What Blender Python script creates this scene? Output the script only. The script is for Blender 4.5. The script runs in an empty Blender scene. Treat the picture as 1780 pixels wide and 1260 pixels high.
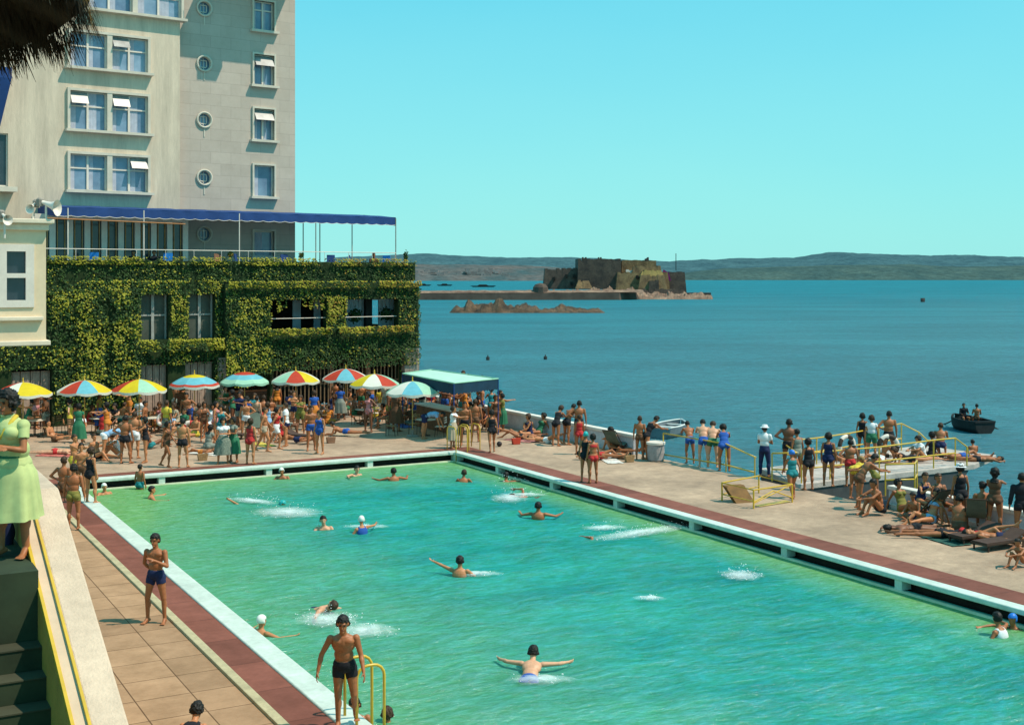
import bpy, bmesh, math, random
import numpy as np
from mathutils import Vector, Matrix, noise
R = math.radians
random.seed(7)
scene = bpy.context.scene
COL = scene.collection
F = 2165.0; CU = 890.0; HV = 480.0; CH = 7.0      # focal length in photo pixels, centre column, horizon row, eye height

# ------------------------------------------------------------------ projection helpers (measure real positions once)
def G(u, v, z=0.0):
    Y = F*(CH-z)/(v-HV)
    return Vector(((u-CU)/F*Y, Y, z))
def AT(u, v, Y):
    return Vector(((u-CU)/F*Y, Y, CH-(v-HV)*Y/F))
PC = Vector((-2.29, 49.5)); PA = R(29.0)
pa = Vector((math.cos(PA), math.sin(PA))); pb = Vector((math.sin(PA), -math.cos(PA)))
def PF(x, y, z=0.0):
    return Vector((PC.x+pa.x*x-pb.x*y, PC.y+pa.y*x-pb.y*y, z))
def toP(p):
    d = Vector((p.x-PC.x, p.y-PC.y)); return d.dot(pa), -d.dot(pb)
BC = Vector((-5.4, 69.5)); BA = R(36.0)
ba = Vector((math.cos(BA), math.sin(BA))); bd = Vector((-math.sin(BA), math.cos(BA)))
def BX(u, y0=0.0):
    k = (u-CU)/F                                  # X = k Y ; point = BC + s*ba + y0*bd
    ox, oy = BC.x+bd.x*y0, BC.y+bd.y*y0
    return (k*oy-ox)/(ba.x-k*ba.y)
def BZ(u, v, y0=0.0):
    s = BX(u, y0); Y = BC.y+bd.y*y0+ba.y*s
    return CH-(v-HV)*Y/F
def BF(x, y, z=0.0):
    return Vector((BC.x+ba.x*x+bd.x*y, BC.y+ba.y*x+bd.y*y, z))

# ------------------------------------------------------------------ materials
MATS = {}
def nodes(name):
    m = bpy.data.materials.new(name); m.use_nodes = True
    nt = m.node_tree; nt.nodes.clear()
    out = nt.nodes.new('ShaderNodeOutputMaterial')
    return m, nt, out
def N(nt, t, **kw):
    n = nt.nodes.new(t)
    for k, v in kw.items():
        if k in n.inputs: n.inputs[k].default_value = v
        else: setattr(n, k, v)
    return n
def coords(nt, sc=(1,1,1), xz=False):
    tc = N(nt, 'ShaderNodeTexCoord')
    src = tc.outputs['Object']
    if xz:
        sp = N(nt, 'ShaderNodeSeparateXYZ'); nt.links.new(src, sp.inputs[0])
        cb = N(nt, 'ShaderNodeCombineXYZ'); nt.links.new(sp.outputs[0], cb.inputs[0]); nt.links.new(sp.outputs[2], cb.inputs[1]); nt.links.new(sp.outputs[1], cb.inputs[2])
        src = cb.outputs[0]
    mp = N(nt, 'ShaderNodeMapping'); mp.inputs['Scale'].default_value = sc
    nt.links.new(src, mp.inputs[0])
    return mp.outputs[0]
def mul(c, k): return tuple(min(1, max(0, x*k)) for x in c[:3])+(1,)
def mat(name, c, rough=.7, var=.25, ns=3.0, bump=0.0, bs=20.0, c2=None, metal=0.0, spec=.3, sc=(1,1,1), trans=0.0, stain=0.0):
    if name in MATS: return MATS[name]
    m, nt, out = nodes(name)
    p = N(nt, 'ShaderNodeBsdfPrincipled', Roughness=rough, Metallic=metal)
    p.inputs['Specular IOR Level'].default_value = spec
    co = coords(nt, sc)
    n = N(nt, 'ShaderNodeTexNoise', Scale=ns, Detail=6.0, Roughness=.65); nt.links.new(co, n.inputs['Vector'])
    cr = N(nt, 'ShaderNodeValToRGB')
    a = c2 if c2 else mul(c, 1-var)
    cr.color_ramp.elements[0].color = tuple(a[:3])+(1,); cr.color_ramp.elements[1].color = mul(c, 1+var*.4) if not c2 else tuple(c[:3])+(1,)
    cr.color_ramp.elements[0].position = .32; cr.color_ramp.elements[1].position = .68
    nt.links.new(n.outputs[0], cr.inputs[0])
    col = cr.outputs[0]
    if stain:
        n3 = N(nt, 'ShaderNodeTexNoise', Scale=ns*6, Detail=8.0, Roughness=.8); nt.links.new(co, n3.inputs['Vector'])
        r3 = N(nt, 'ShaderNodeValToRGB'); r3.color_ramp.elements[0].position=.35; r3.color_ramp.elements[1].position=.65
        r3.color_ramp.elements[0].color=(1-stain,1-stain,1-stain,1); r3.color_ramp.elements[1].color=(1,1,1,1)
        nt.links.new(n3.outputs[0], r3.inputs[0])
        mx = N(nt, 'ShaderNodeMixRGB', blend_type='MULTIPLY'); mx.inputs[0].default_value=1
        nt.links.new(col, mx.inputs[1]); nt.links.new(r3.outputs[0], mx.inputs[2]); col = mx.outputs[0]
    nt.links.new(col, p.inputs['Base Color'])
    if bump:
        n2 = N(nt, 'ShaderNodeTexNoise', Scale=bs, Detail=5.0); nt.links.new(co, n2.inputs['Vector'])
        b = N(nt, 'ShaderNodeBump', Strength=bump, Distance=.05); nt.links.new(n2.outputs[0], b.inputs['Height']); nt.links.new(b.outputs[0], p.inputs['Normal'])
    sh = p.outputs[0]
    if trans:
        tl = N(nt, 'ShaderNodeBsdfTranslucent'); nt.links.new(col, tl.inputs[0])
        mx = N(nt, 'ShaderNodeMixShader'); mx.inputs[0].default_value = trans
        nt.links.new(sh, mx.inputs[1]); nt.links.new(tl.outputs[0], mx.inputs[2]); sh = mx.outputs[0]
    nt.links.new(sh, out.inputs[0])
    MATS[name] = m; return m
def mat_brick(name, c, cj, bw, bh, xz=False, mort=.012, rough=.8, var=.2, off=.5, ns=1.2):
    if name in MATS: return MATS[name]
    m, nt, out = nodes(name)
    p = N(nt, 'ShaderNodeBsdfPrincipled', Roughness=rough); p.inputs['Specular IOR Level'].default_value=.2
    co = coords(nt, (1,1,1), xz)
    b = N(nt, 'ShaderNodeTexBrick'); b.offset = off
    b.inputs['Scale'].default_value = 1; b.inputs['Brick Width'].default_value = bw; b.inputs['Row Height'].default_value = bh
    b.inputs['Mortar Size'].default_value = mort; b.inputs['Mortar Smooth'].default_value=.3
    b.inputs['Color1'].default_value = mul(c, 1-var*.35); b.inputs['Color2'].default_value = mul(c, 1+var*.3); b.inputs['Mortar'].default_value = tuple(cj[:3])+(1,)
    nt.links.new(co, b.inputs['Vector'])
    n = N(nt, 'ShaderNodeTexNoise', Scale=ns, Detail=9.0, Roughness=.75); nt.links.new(co, n.inputs['Vector'])
    r = N(nt, 'ShaderNodeValToRGB'); r.color_ramp.elements[0].position=.3; r.color_ramp.elements[1].position=.7
    r.color_ramp.elements[0].color = (1-var,1-var*1.05,1-var*1.15,1); r.color_ramp.elements[1].color=(1,1,1,1)
    nt.links.new(n.outputs[0], r.inputs[0])
    mx = N(nt, 'ShaderNodeMixRGB', blend_type='MULTIPLY'); mx.inputs[0].default_value=1
    nt.links.new(b.outputs[0], mx.inputs[1]); nt.links.new(r.outputs[0], mx.inputs[2]); nt.links.new(mx.outputs[0], p.inputs['Base Color'])
    bp = N(nt, 'ShaderNodeBump', Strength=.3, Distance=.02); nt.links.new(n.outputs[0], bp.inputs['Height']); nt.links.new(bp.outputs[0], p.inputs['Normal'])
    nt.links.new(p.outputs[0], out.inputs[0]); MATS[name]=m; return m

# ------------------------------------------------------------------ mesh builder
class MB:
    def __init__(s): s.v=[]; s.f=[]; s.m=[]; s.mi=0
    def add(s, vs, fs):
        o=len(s.v); s.v.extend([tuple(p) for p in vs]); s.f.extend([tuple(i+o for i in f) for f in fs]); s.m.extend([s.mi]*len(fs)); return s
    def box(s, x0,x1,y0,y1,z0,z1):
        vs=[(x0,y0,z0),(x1,y0,z0),(x1,y1,z0),(x0,y1,z0),(x0,y0,z1),(x1,y0,z1),(x1,y1,z1),(x0,y1,z1)]
        return s.add(vs,[(0,3,2,1),(4,5,6,7),(0,1,5,4),(1,2,6,5),(2,3,7,6),(3,0,4,7)])
    def hexa(s, b4, t4):
        return s.add(list(b4)+list(t4),[(0,3,2,1),(4,5,6,7),(0,1,5,4),(1,2,6,5),(2,3,7,6),(3,0,4,7)])
    def tube(s, pts, r, n=7, close=False, r1=None):
        pts=[Vector(p) for p in pts]; L=len(pts); rings=[]
        prev=None
        for i,p in enumerate(pts):
            if close: t=(pts[(i+1)%L]-pts[i-1])
            else: t=(pts[min(i+1,L-1)]-pts[max(i-1,0)])
            t.normalize()
            if prev is None:
                q=Vector((0,0,1)) if abs(t.z)<.9 else Vector((1,0,0)); a=t.cross(q).normalized()
            else:
                a=(prev-t*prev.dot(t)); a=a.normalized() if a.length>1e-6 else t.orthogonal().normalized()
            prev=a; b=t.cross(a); rr=r if r1 is None else r+(r1-r)*i/max(1,L-1)
            rings.append([p+a*math.cos(2*math.pi*k/n)*rr+b*math.sin(2*math.pi*k/n)*rr for k in range(n)])
        vs=[q for ring in rings for q in ring]; fs=[]
        for i in range(L if close else L-1):
            j=(i+1)%L
            for k in range(n): fs.append((i*n+k,i*n+(k+1)%n,j*n+(k+1)%n,j*n+k))
        if not close: fs.append(tuple(range(n-1,-1,-1))); fs.append(tuple((L-1)*n+k for k in range(n)))
        return s.add(vs,fs)
    def lathe(s, prof, c=(0,0,0), n=20, sx=1, sy=1, caps=True):
        vs=[];fs=[];L=len(prof)
        for r,z in prof:
            for k in range(n):
                a=2*math.pi*k/n; vs.append((c[0]+r*sx*math.cos(a),c[1]+r*sy*math.sin(a),c[2]+z))
        for i in range(L-1):
            for k in range(n): fs.append((i*n+k,i*n+(k+1)%n,(i+1)*n+(k+1)%n,(i+1)*n+k))
        if caps: fs.append(tuple(range(n-1,-1,-1))); fs.append(tuple((L-1)*n+k for k in range(n)))
        return s.add(vs,fs)
    def ico(s, c, r, sub=1, sq=(1,1,1), jit=0.0):
        bm=bmesh.new(); bmesh.ops.create_icosphere(bm, subdivisions=sub, radius=1)
        vs=[]
        for v in bm.verts:
            k=1+random.uniform(-jit,jit)
            vs.append((c[0]+v.co.x*r*sq[0]*k,c[1]+v.co.y*r*sq[1]*k,c[2]+v.co.z*r*sq[2]*k))
        fs=[tuple(v.index for v in f.verts) for f in bm.faces]; bm.free(); return s.add(vs,fs)
    def mesh(s, name, mats, smooth=False):
        me=bpy.data.meshes.new(name); me.from_pydata(s.v,[],s.f); 
        if not isinstance(mats,(list,tuple)): mats=[mats]
        for m in mats: me.materials.append(m)
        if len(mats)>1: me.polygons.foreach_set('material_index', s.m)
        if smooth: me.polygons.foreach_set('use_smooth',[True]*len(s.f))
        me.update(); return me
    def build(s, name, mats, parent=None, smooth=False, loc=None, rz=None):
        o=bpy.data.objects.new(name, s.mesh(name,mats,smooth)); COL.objects.link(o)
        if parent is not None: o.parent=parent
        if loc is not None: o.location=loc
        if rz is not None: o.rotation_euler=(0,0,rz)
        return o
def bevel(o, w=.01, seg=2):
    m=o.modifiers.new('bevel','BEVEL'); m.width=w; m.segments=seg; m.limit_method='ANGLE'; return o
LABELS=set()
def tag(o, label=None, cat=None, group=None, kind=None):
    if label: o['label']=label
    if cat: o['category']=cat
    if group: o['group']=group
    if kind: o['kind']=kind
    return o
def empty(name, loc=(0,0,0), rz=0.0):
    o=bpy.data.objects.new(name,None); COL.objects.link(o); o.location=loc; o.rotation_euler=(0,0,rz); o.empty_display_size=.2; return o
PCL=(PC.x,PC.y,0.0); BCL=(BC.x,BC.y,0.0)
def copy_tree(o, parent=None):
    c=o.copy(); COL.objects.link(c); c.parent=parent
    for ch in list(o.children): copy_tree(ch,c)
    return c

# palette
M_tan   = mat('deck_concrete',(.50,.345,.235),.9,.36,.35,.3,30,stain=.34)
M_deckslab = mat_brick('deck_slabs',(.44,.26,.15),(.15,.08,.04),.92,1.02,mort=.013,var=.42,off=0)
M_red   = mat_brick('red_paving',(.25,.085,.06),(.12,.04,.03),1.6,1.6,mort=.012,var=.45,off=0)
M_white = mat('white_paint',(.76,.66,.57),.55,.12,2,stain=.1)
M_cope  = mat('coping_paint',(.62,.70,.62),.5,.2,1.3,stain=.22)
M_cream = mat('cream_render',(.70,.555,.42),.85,.22,1.1,.2,40,stain=.16,sc=(1.6,1.6,.22))
M_stone = mat_brick('stone_cladding',(.53,.43,.36),(.40,.32,.27),1.15,.62,True,mort=.010,var=.15,off=.5)
M_trim  = mat('window_trim',(.62,.54,.44),.8,.15,2)
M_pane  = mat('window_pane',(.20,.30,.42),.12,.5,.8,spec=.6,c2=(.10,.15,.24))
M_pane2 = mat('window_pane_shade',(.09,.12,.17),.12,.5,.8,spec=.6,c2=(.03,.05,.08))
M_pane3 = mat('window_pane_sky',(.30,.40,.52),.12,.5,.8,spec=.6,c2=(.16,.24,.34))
M_paned = mat('dark_pane',(.03,.045,.06),.1,.4,1.5,spec=.6)
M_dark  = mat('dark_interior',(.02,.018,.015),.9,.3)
M_blue  = mat('blue_canvas',(.02,.065,.22),.8,.2,1.5,.2,30,trans=.15)
M_bluel = mat('bright_blue_cloth',(.02,.22,.62),.8,.2)
M_brown = mat('brown_wood',(.22,.11,.06),.7,.35,4)
M_shutter = mat('shutter_wood',(.36,.25,.19),.8,.35,3,sc=(6,1,1))
M_greyst = mat('grey_stone',(.30,.26,.22),.9,.35,2,.4,12)
M_yel   = mat('yellow_paint',(.62,.38,.03),.35,.15,4,spec=.5)
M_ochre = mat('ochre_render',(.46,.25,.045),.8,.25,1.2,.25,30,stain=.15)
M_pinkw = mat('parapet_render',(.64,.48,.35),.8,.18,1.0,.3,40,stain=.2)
M_step  = mat('step_stone_shaded',(.03,.042,.02),.9,.4,2)  # shade on the stairs put into this dark stone colour
M_steplit = mat('step_stone_lit',(.05,.05,.028),.9,.3,2)  # lit copy of the step colour for the tread tops
# ------------------------------------------------------------------ camera, sky, sun
cam=bpy.data.cameras.new('camera'); co=bpy.data.objects.new('camera',cam); COL.objects.link(co); scene.camera=co
cam.sensor_width=36; cam.lens=36*F/1780; cam.clip_end=60000; cam.clip_start=.1
cam.shift_x=0.0; cam.shift_y=-(630-HV)/1780.0
co.location=(0,0,CH); co.rotation_euler=(R(90),0,0)
w=bpy.data.worlds.new('World'); scene.world=w; w.use_nodes=True; nt=w.node_tree; nt.nodes.clear()
SUN=Vector((.97,-.22,0)).normalized(); EL=R(57)
sd=Vector((SUN.x*math.cos(EL),SUN.y*math.cos(EL),math.sin(EL)))
sk=N(nt,'ShaderNodeTexSky'); sk.sky_type='NISHITA'; sk.sun_disc=False; sk.sun_elevation=EL
sk.sun_rotation=math.atan2(sd.x,sd.y); sk.air_density=1.6; sk.dust_density=.4; sk.ozone_density=2.0
m0=N(nt,'ShaderNodeMixRGB',blend_type='MULTIPLY'); m0.inputs[0].default_value=1; m0.inputs[2].default_value=(.42,1.15,1.0,1)
mx=N(nt,'ShaderNodeMixRGB'); mx.inputs[0].default_value=.74; nt.links.new(sk.outputs[0],m0.inputs[1])
tcw=N(nt,'ShaderNodeTexCoord'); spw=N(nt,'ShaderNodeSeparateXYZ'); nt.links.new(tcw.outputs['Generated'],spw.inputs[0])
nzw=N(nt,'ShaderNodeTexNoise',Scale=2.2,Detail=4.0); mpw=N(nt,'ShaderNodeMapping'); mpw.inputs['Scale'].default_value=(1,1,3); nt.links.new(tcw.outputs['Generated'],mpw.inputs[0]); nt.links.new(mpw.outputs[0],nzw.inputs['Vector'])
aw_=N(nt,'ShaderNodeMath',operation='MULTIPLY_ADD'); aw_.inputs[1].default_value=.10; nt.links.new(nzw.outputs[0],aw_.inputs[0]); nt.links.new(spw.outputs[2],aw_.inputs[2])
crw=N(nt,'ShaderNodeValToRGB'); nt.links.new(aw_.outputs[0],crw.inputs[0]); crw.color_ramp.elements[0].position=.04; crw.color_ramp.elements[1].position=.34
crw.color_ramp.elements[0].color=(.38,.93,.97,1); crw.color_ramp.elements[1].color=(.125,.72,.97,1)
skc=N(nt,'ShaderNodeMixRGB',blend_type='MULTIPLY'); skc.inputs[0].default_value=1; skc.inputs[2].default_value=(10.3,10.3,10.3,1); nt.links.new(crw.outputs[0],skc.inputs[1]); nt.links.new(skc.outputs[0],mx.inputs[2])
bg=N(nt,'ShaderNodeBackground',Strength=.10); ow=N(nt,'ShaderNodeOutputWorld')
nt.links.new(m0.outputs[0],mx.inputs[1]); nt.links.new(mx.outputs[0],bg.inputs[0]); nt.links.new(bg.outputs[0],ow.inputs[0])
sl=bpy.data.lights.new('sun','SUN'); sl.energy=5.0; sl.angle=R(.53); sl.color=(1,.88,.72)
so=bpy.data.objects.new('sun',sl); COL.objects.link(so); so.rotation_euler=sd.to_track_quat('Z','Y').to_euler(); so.location=(40,0,60)
scene.view_settings.view_transform='Standard'; scene.view_settings.look='None'; scene.view_settings.exposure=0
scene.cycles.max_bounces=6; scene.cycles.transparent_max_bounces=12

SEAZ=-2.6; WZ=-0.36
# ------------------------------------------------------------------ sea
def water_mat(name, colA, colB, colG, bscale, bstr, gl, pool=False):
    m,nt,out=nodes(name)
    co_=coords(nt,(1,1,1))
    n1=N(nt,'ShaderNodeTexNoise',Scale=.35 if pool else .02,Detail=8.0,Roughness=.75)
    mp=N(nt,'ShaderNodeMapping'); mp.inputs['Scale'].default_value=(.55,1.5,1) if pool else (.5,1.6,1); mp.inputs['Rotation'].default_value=(0,0,PA if pool else 0)
    nt.links.new(co_,mp.inputs[0]); nt.links.new(mp.outputs[0],n1.inputs['Vector'])
    r1=N(nt,'ShaderNodeValToRGB'); r1.color_ramp.elements[0].position=.36; r1.color_ramp.elements[1].position=.64
    r1.color_ramp.elements[0].color=colA; r1.color_ramp.elements[1].color=colB
    nt.links.new(n1.outputs[0],r1.inputs[0]); col=r1.outputs[0]
    if pool:
        # shallow end and the algae-green margin along the far wall: distance to walls in pool coordinates
        sp=N(nt,'ShaderNodeSeparateXYZ'); nt.links.new(co_,sp.inputs[0])
        nz=N(nt,'ShaderNodeTexNoise',Scale=.22,Detail=4.0); nt.links.new(co_,nz.inputs['Vector'])
        def mrange(src,a,b):
            q=N(nt,'ShaderNodeMapRange'); q.inputs[1].default_value=a; q.inputs[2].default_value=b; nt.links.new(src,q.inputs[0]); return q.outputs[0]
        def math2(op,x,y):
            q=N(nt,'ShaderNodeMath',operation=op)
            for i,z in enumerate((x,y)):
                if isinstance(z,(int,float)): q.inputs[i].default_value=z
                else: nt.links.new(z,q.inputs[i])
            return q.outputs[0]
        gx=mrange(sp.outputs[0],-8.5,-14.3); gy=mrange(sp.outputs[1],-17,-2)
        g1=math2('MULTIPLY',gx,gy)
        g2=mrange(sp.outputs[1],-5.5,-.3); g3=mrange(sp.outputs[0],-1.9,-.25)
        gg=math2('MAXIMUM',math2('MAXIMUM',math2('MULTIPLY',g1,1.5),math2('MULTIPLY',g2,.85)),math2('MULTIPLY',g3,.9))
        g4=mrange(sp.outputs[0],-7.5,-14.5); gg=math2('MAXIMUM',gg,math2('MULTIPLY',g4,.62))
        gg=math2('ADD',gg,math2('MULTIPLY',math2('SUBTRACT',nz.outputs[0],.5),.5))
        gc=N(nt,'ShaderNodeClamp'); nt.links.new(gg,gc.inputs[0])
        m2=N(nt,'ShaderNodeMixRGB'); nt.links.new(gc.outputs[0],m2.inputs[0]); nt.links.new(col,m2.inputs[1]); m2.inputs[2].default_value=colG; col=m2.outputs[0]
    nb=N(nt,'ShaderNodeTexNoise',Scale=bscale,Detail=7.0,Roughness=.62); nt.links.new(mp.outputs[0],nb.inputs['Vector'])
    # fine chop darkens and lightens the colour a little
    rr=N(nt,'ShaderNodeValToRGB'); rr.color_ramp.elements[0].position=.40; rr.color_ramp.elements[1].position=.60
    rr.color_ramp.elements[0].color=(.74,.83,.55,1) if pool else (.55,.66,.66,1); rr.color_ramp.elements[1].color=(1.0,1.0,1.0,1)
    nt.links.new(nb.outputs[0],rr.inputs[0])
    m3=N(nt,'ShaderNodeMixRGB',blend_type='MULTIPLY'); m3.inputs[0].default_value=1; nt.links.new(col,m3.inputs[1]); nt.links.new(rr.outputs[0],m3.inputs[2]); col=m3.outputs[0]
    bp=N(nt,'ShaderNodeBump',Strength=bstr,Distance=.12 if pool else .6); nt.links.new(nb.outputs[0],bp.inputs['Height'])
    if True:
        nf=N(nt,'ShaderNodeTexNoise',Scale=bscale*3.4,Detail=5.0,Roughness=.7,Distortion=.4); nt.links.new(mp.outputs[0],nf.inputs['Vector'])
        rf_=N(nt,'ShaderNodeValToRGB'); rf_.color_ramp.elements[0].position=.42; rf_.color_ramp.elements[1].position=.6
        rf_.color_ramp.elements[0].color=(.66,.80,.72,1); rf_.color_ramp.elements[1].color=(1.0,1.0,1.0,1); nt.links.new(nf.outputs[0],rf_.inputs[0])
        mf=N(nt,'ShaderNodeMixRGB',blend_type='MULTIPLY'); mf.inputs[0].default_value=1; nt.links.new(col,mf.inputs[1]); nt.links.new(rf_.outputs[0],mf.inputs[2]); col=mf.outputs[0]
    df=N(nt,'ShaderNodeBsdfDiffuse'); nt.links.new(col,df.inputs[0]); nt.links.new(bp.outputs[0],df.inputs['Normal'])
    g=N(nt,'ShaderNodeBsdfGlossy',Roughness=.12 if pool else .28); nt.links.new(bp.outputs[0],g.inputs['Normal']); g.inputs[0].default_value=(1,1,1,1)
    ms=N(nt,'ShaderNodeMixShader'); ms.inputs[0].default_value=gl
    nt.links.new(df.outputs[0],ms.inputs[1]); nt.links.new(g.outputs[0],ms.inputs[2]); sh=ms.outputs[0]
    if pool:
        tr=N(nt,'ShaderNodeBsdfTransparent'); tr.inputs[0].default_value=(.55,.95,.9,1)
        m4=N(nt,'ShaderNodeMixShader'); m4.inputs[0].default_value=.20
        nt.links.new(sh,m4.inputs[1]); nt.links.new(tr.outputs[0],m4.inputs[2]); sh=m4.outputs[0]
    nt.links.new(sh,out.inputs[0]); MATS[name]=m; return m
M_sea=water_mat('sea_water',(.012,.155,.22,1),(.026,.25,.33,1),None,1.8,1.0,.08)
M_pool=water_mat('pool_water',(.011,.28,.32,1),(.04,.44,.44,1),(.24,.48,.21,1),3.2,1.0,.10,True)
mb=MB()
mb.add([(-30000,-60,SEAZ),(30000,-60,SEAZ),(30000,40000,SEAZ),(-30000,40000,SEAZ)],[(0,1,2,3)])
tag(mb.build('sea',M_sea),kind='structure')

# pool water with real small waves
def wave_grid(x0,x1,y0,y1,st):
    nx=int((x1-x0)/st)+1; ny=int((y1-y0)/st)+1
    xs=np.linspace(x0,x1,nx); ys=np.linspace(y0,y1,ny); X,Y=np.meshgrid(xs,ys)
    Z=np.zeros_like(X); rg=np.random.RandomState(3)
    for i in range(34):
        a=R(-28)+rg.normal(0,.65); L=rg.uniform(.35,2.6); k=2*math.pi/L; ph=rg.uniform(0,6.28)
        Z+=.0026*L**.8*np.sin(k*(X*math.sin(a)+Y*math.cos(a))+ph+.6*np.sin(X*.7+ph)*np.cos(Y*.45))
    Z*=np.clip(np.minimum(np.minimum(-X,X+14.5),-Y)/1.2,.12,1)
    V=np.stack([X,Y,Z],-1).reshape(-1,3)
    idx=np.arange(nx*ny).reshape(ny,nx)
    Fc=np.stack([idx[:-1,:-1],idx[:-1,1:],idx[1:,1:],idx[1:,:-1]],-1).reshape(-1,4)
    return V,Fc
V,Fc=wave_grid(-14.5,0,-37,0,.13)
me=bpy.data.meshes.new('pool_water'); me.from_pydata(V.tolist(),[],Fc.tolist()); me.materials.append(M_pool); me.polygons.foreach_set('use_smooth',[True]*len(Fc))
o=bpy.data.objects.new('pool_water',me); COL.objects.link(o); o.location=(PC.x,PC.y,WZ); o.rotation_euler=(0,0,PA); tag(o,kind='structure')
# pool basin
mb=MB(); mb.box(-14.6,.0,-37,0,-2.3,-2.0)
mb.box(0.0,.16,-37,.16,-2.0,WZ+.03); mb.box(-14.6,0.0,0.0,.16,-2.0,WZ+.03); mb.box(-14.9,-14.5,-37,0.0,-2.0,-.02); 
M_basin=mat('basin_paint',(.10,.50,.42),.6,.2,.6)
M_basint=mat('gutter_lip',(.70,.72,.52),.5,.2,2)
tag(mb.build('pool_basin',M_basin,loc=PCL,rz=PA),kind='structure')
# deck (sheets and slabs)
mb=MB()
mb.box(.40,6.2,-16.6,19.5,-3.2,0.0); mb.box(.40,6.62,-37,-16.6,-3.2,0.0)            # seaward deck
mb.box(-40,.40,.40,19.5,-3.2,0.0)            # far deck
mb.box(-14.9,6.2,-50,-37,-3.2,0.0)
tag(mb.build('pool_deck',M_tan,loc=PCL,rz=PA),kind='structure')
mb=MB(); mb.box(-40,-14.9,-50,.40,-3.2,-.001)
tag(mb.build('paved_path',M_deckslab,loc=PCL,rz=PA),kind='structure')
# red paving strips
mb=MB()
mb.box(.30,1.22,-37,.34,-.06,.008); mb.box(-14.95,.30,.34,1.15,-.06,.008); mb.box(.301,1.22,.341,1.15,-.06,.008)
mb.box(-15.63,-14.95,-37,.8,-.05,.010)
tag(mb.build('red_paving_strip',M_red,loc=PCL,rz=PA),kind='structure')
mb=MB(); mb.box(-15.80,-15.63,-37,.40,-.05,.05)
tag(bevel(mb.build('path_kerb',mat('kerb_stone',(.50,.42,.25),.85,.25,3,stain=.2),loc=PCL,rz=PA),.015),kind='structure')
# coping
mb=MB()
mb.box(-.06,.30,-37,-.06,-.09,.035); mb.box(-14.5,.30,-.06,.34,-.09,.035)
mb.box(-14.96,-14.5,-37,.42,-.30,.045)
tag(bevel(mb.build('pool_coping',M_cope,loc=PCL,rz=PA),.03,3),kind='structure')
mb=MB()   # gutter: dark back, lip, supports
mb.box(.34,.41,-37,.34,-.36,-.07); mb.box(-14.5,.41,.34,.41,-.36,-.07); mb.box(.16,.34,-37,.16,-.40,-.34); mb.box(-14.5,.34,.16,.34,-.40,-.34)
tag(mb.build('overflow_gutter',mat('gutter_shade',(.035,.03,.025),.9,.3),loc=PCL,rz=PA),kind='structure')
mb=MB()
mb.box(-.05,.02,-37,-.05,-.42,-.31); mb.box(-14.5,.02,-.05,.02,-.42,-.31)
tag(mb.build('gutter_rim',M_basint,loc=PCL,rz=PA),kind='structure')
mb=MB()
for i in range(10):
    y=-3.6-i*3.95; mb.box(-.02,.28,y-.11,y+.11,-.31,-.092) if y>-37 else None
for x in (-3.6,-7.6,-11.5): mb.box(x-.11,x+.11,-.02,.28,-.31,-.092)
mb.box(-.02,.28,-.25,.28,-.31,-.092)
tag(mb.build('gutter_support',M_cope,loc=PCL,rz=PA),kind='structure')

# seawall parapet
def parapet(x,y0,y1,h,label,base=True,nm='sea_wall'):
    e=empty(nm,PCL,PA); tag(e,label,'wall','parapet stretches along the sea edge')
    m=MB(); m.box(x,x+.22,y0,y1,-.02,h-.12)
    m.build('wall_face',mat('seawall_shadow_side',(.62,.60,.62),.8,.2,1.5,stain=.25),e)  # lavender of the shadow side put into the face colour
    m=MB(); m.box(x-.05,x+.30,y0-.03,y1+.03,h-.12,h); bevel(m.build('wall_cap',M_white,e),.02)
    if base:
        m=MB(); m.box(x-.12,x,y0,y1,-.02,.12); m.build('base_kerb',M_white,e)
parapet(5.85,-4.0,19.4,.78,'low white sea parapet behind the sunbathers between the awning and the barrel bollard',False)
parapet(6.32,-30,-16.9,.66,'low white sea parapet to the right of the diving jetty, behind the deckchair')

# diving jetty
e=empty('jetty'); tag(e,'concrete jetty with yellow rails pointing out over the sea','jetty')
J=[Vector((9.6,41.7,0)),Vector((17.15,46.2,0)),Vector((18.9,48.6,0)),Vector((16.8,51.4,0)),Vector((9.0,45.2,0))]
def slabpoly(m,P,z0,z1,inset=0):
    n=len(P); c=sum(P,Vector())/n
    lo=[(p.x+(c.x-p.x)*inset,p.y+(c.y-p.y)*inset,z0) for p in P]; hi=[(p.x,p.y,z1) for p in P]
    m.add(lo+hi,[tuple(range(n-1,-1,-1)),tuple(n+i for i in range(n))]+[(i,(i+1)%n,n+(i+1)%n,n+i) for i in range(n)])
m=MB(); slabpoly(m,J,-.17,.03); bevel(m.build('walkway',mat('jetty_concrete',(.52,.45,.40),.9,.3,.8,.3,25,stain=.25),e),.02)
m=MB(); m.hexa([(9.6,41.9,-3.5),(14.3,44.7,-3.5),(12.8,47.0,-3.5),(9.2,45.0,-3.5)],[(9.62,41.76,-.19),(16.9,46.1,-.19),(15.5,49.9,-.19),(9.0,45.1,-.19)])
m.build('support',mat('dark_underside',(.07,.07,.07),.7,.4,1.2),e)  # darkness under the jetty put into the support's colour

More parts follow.
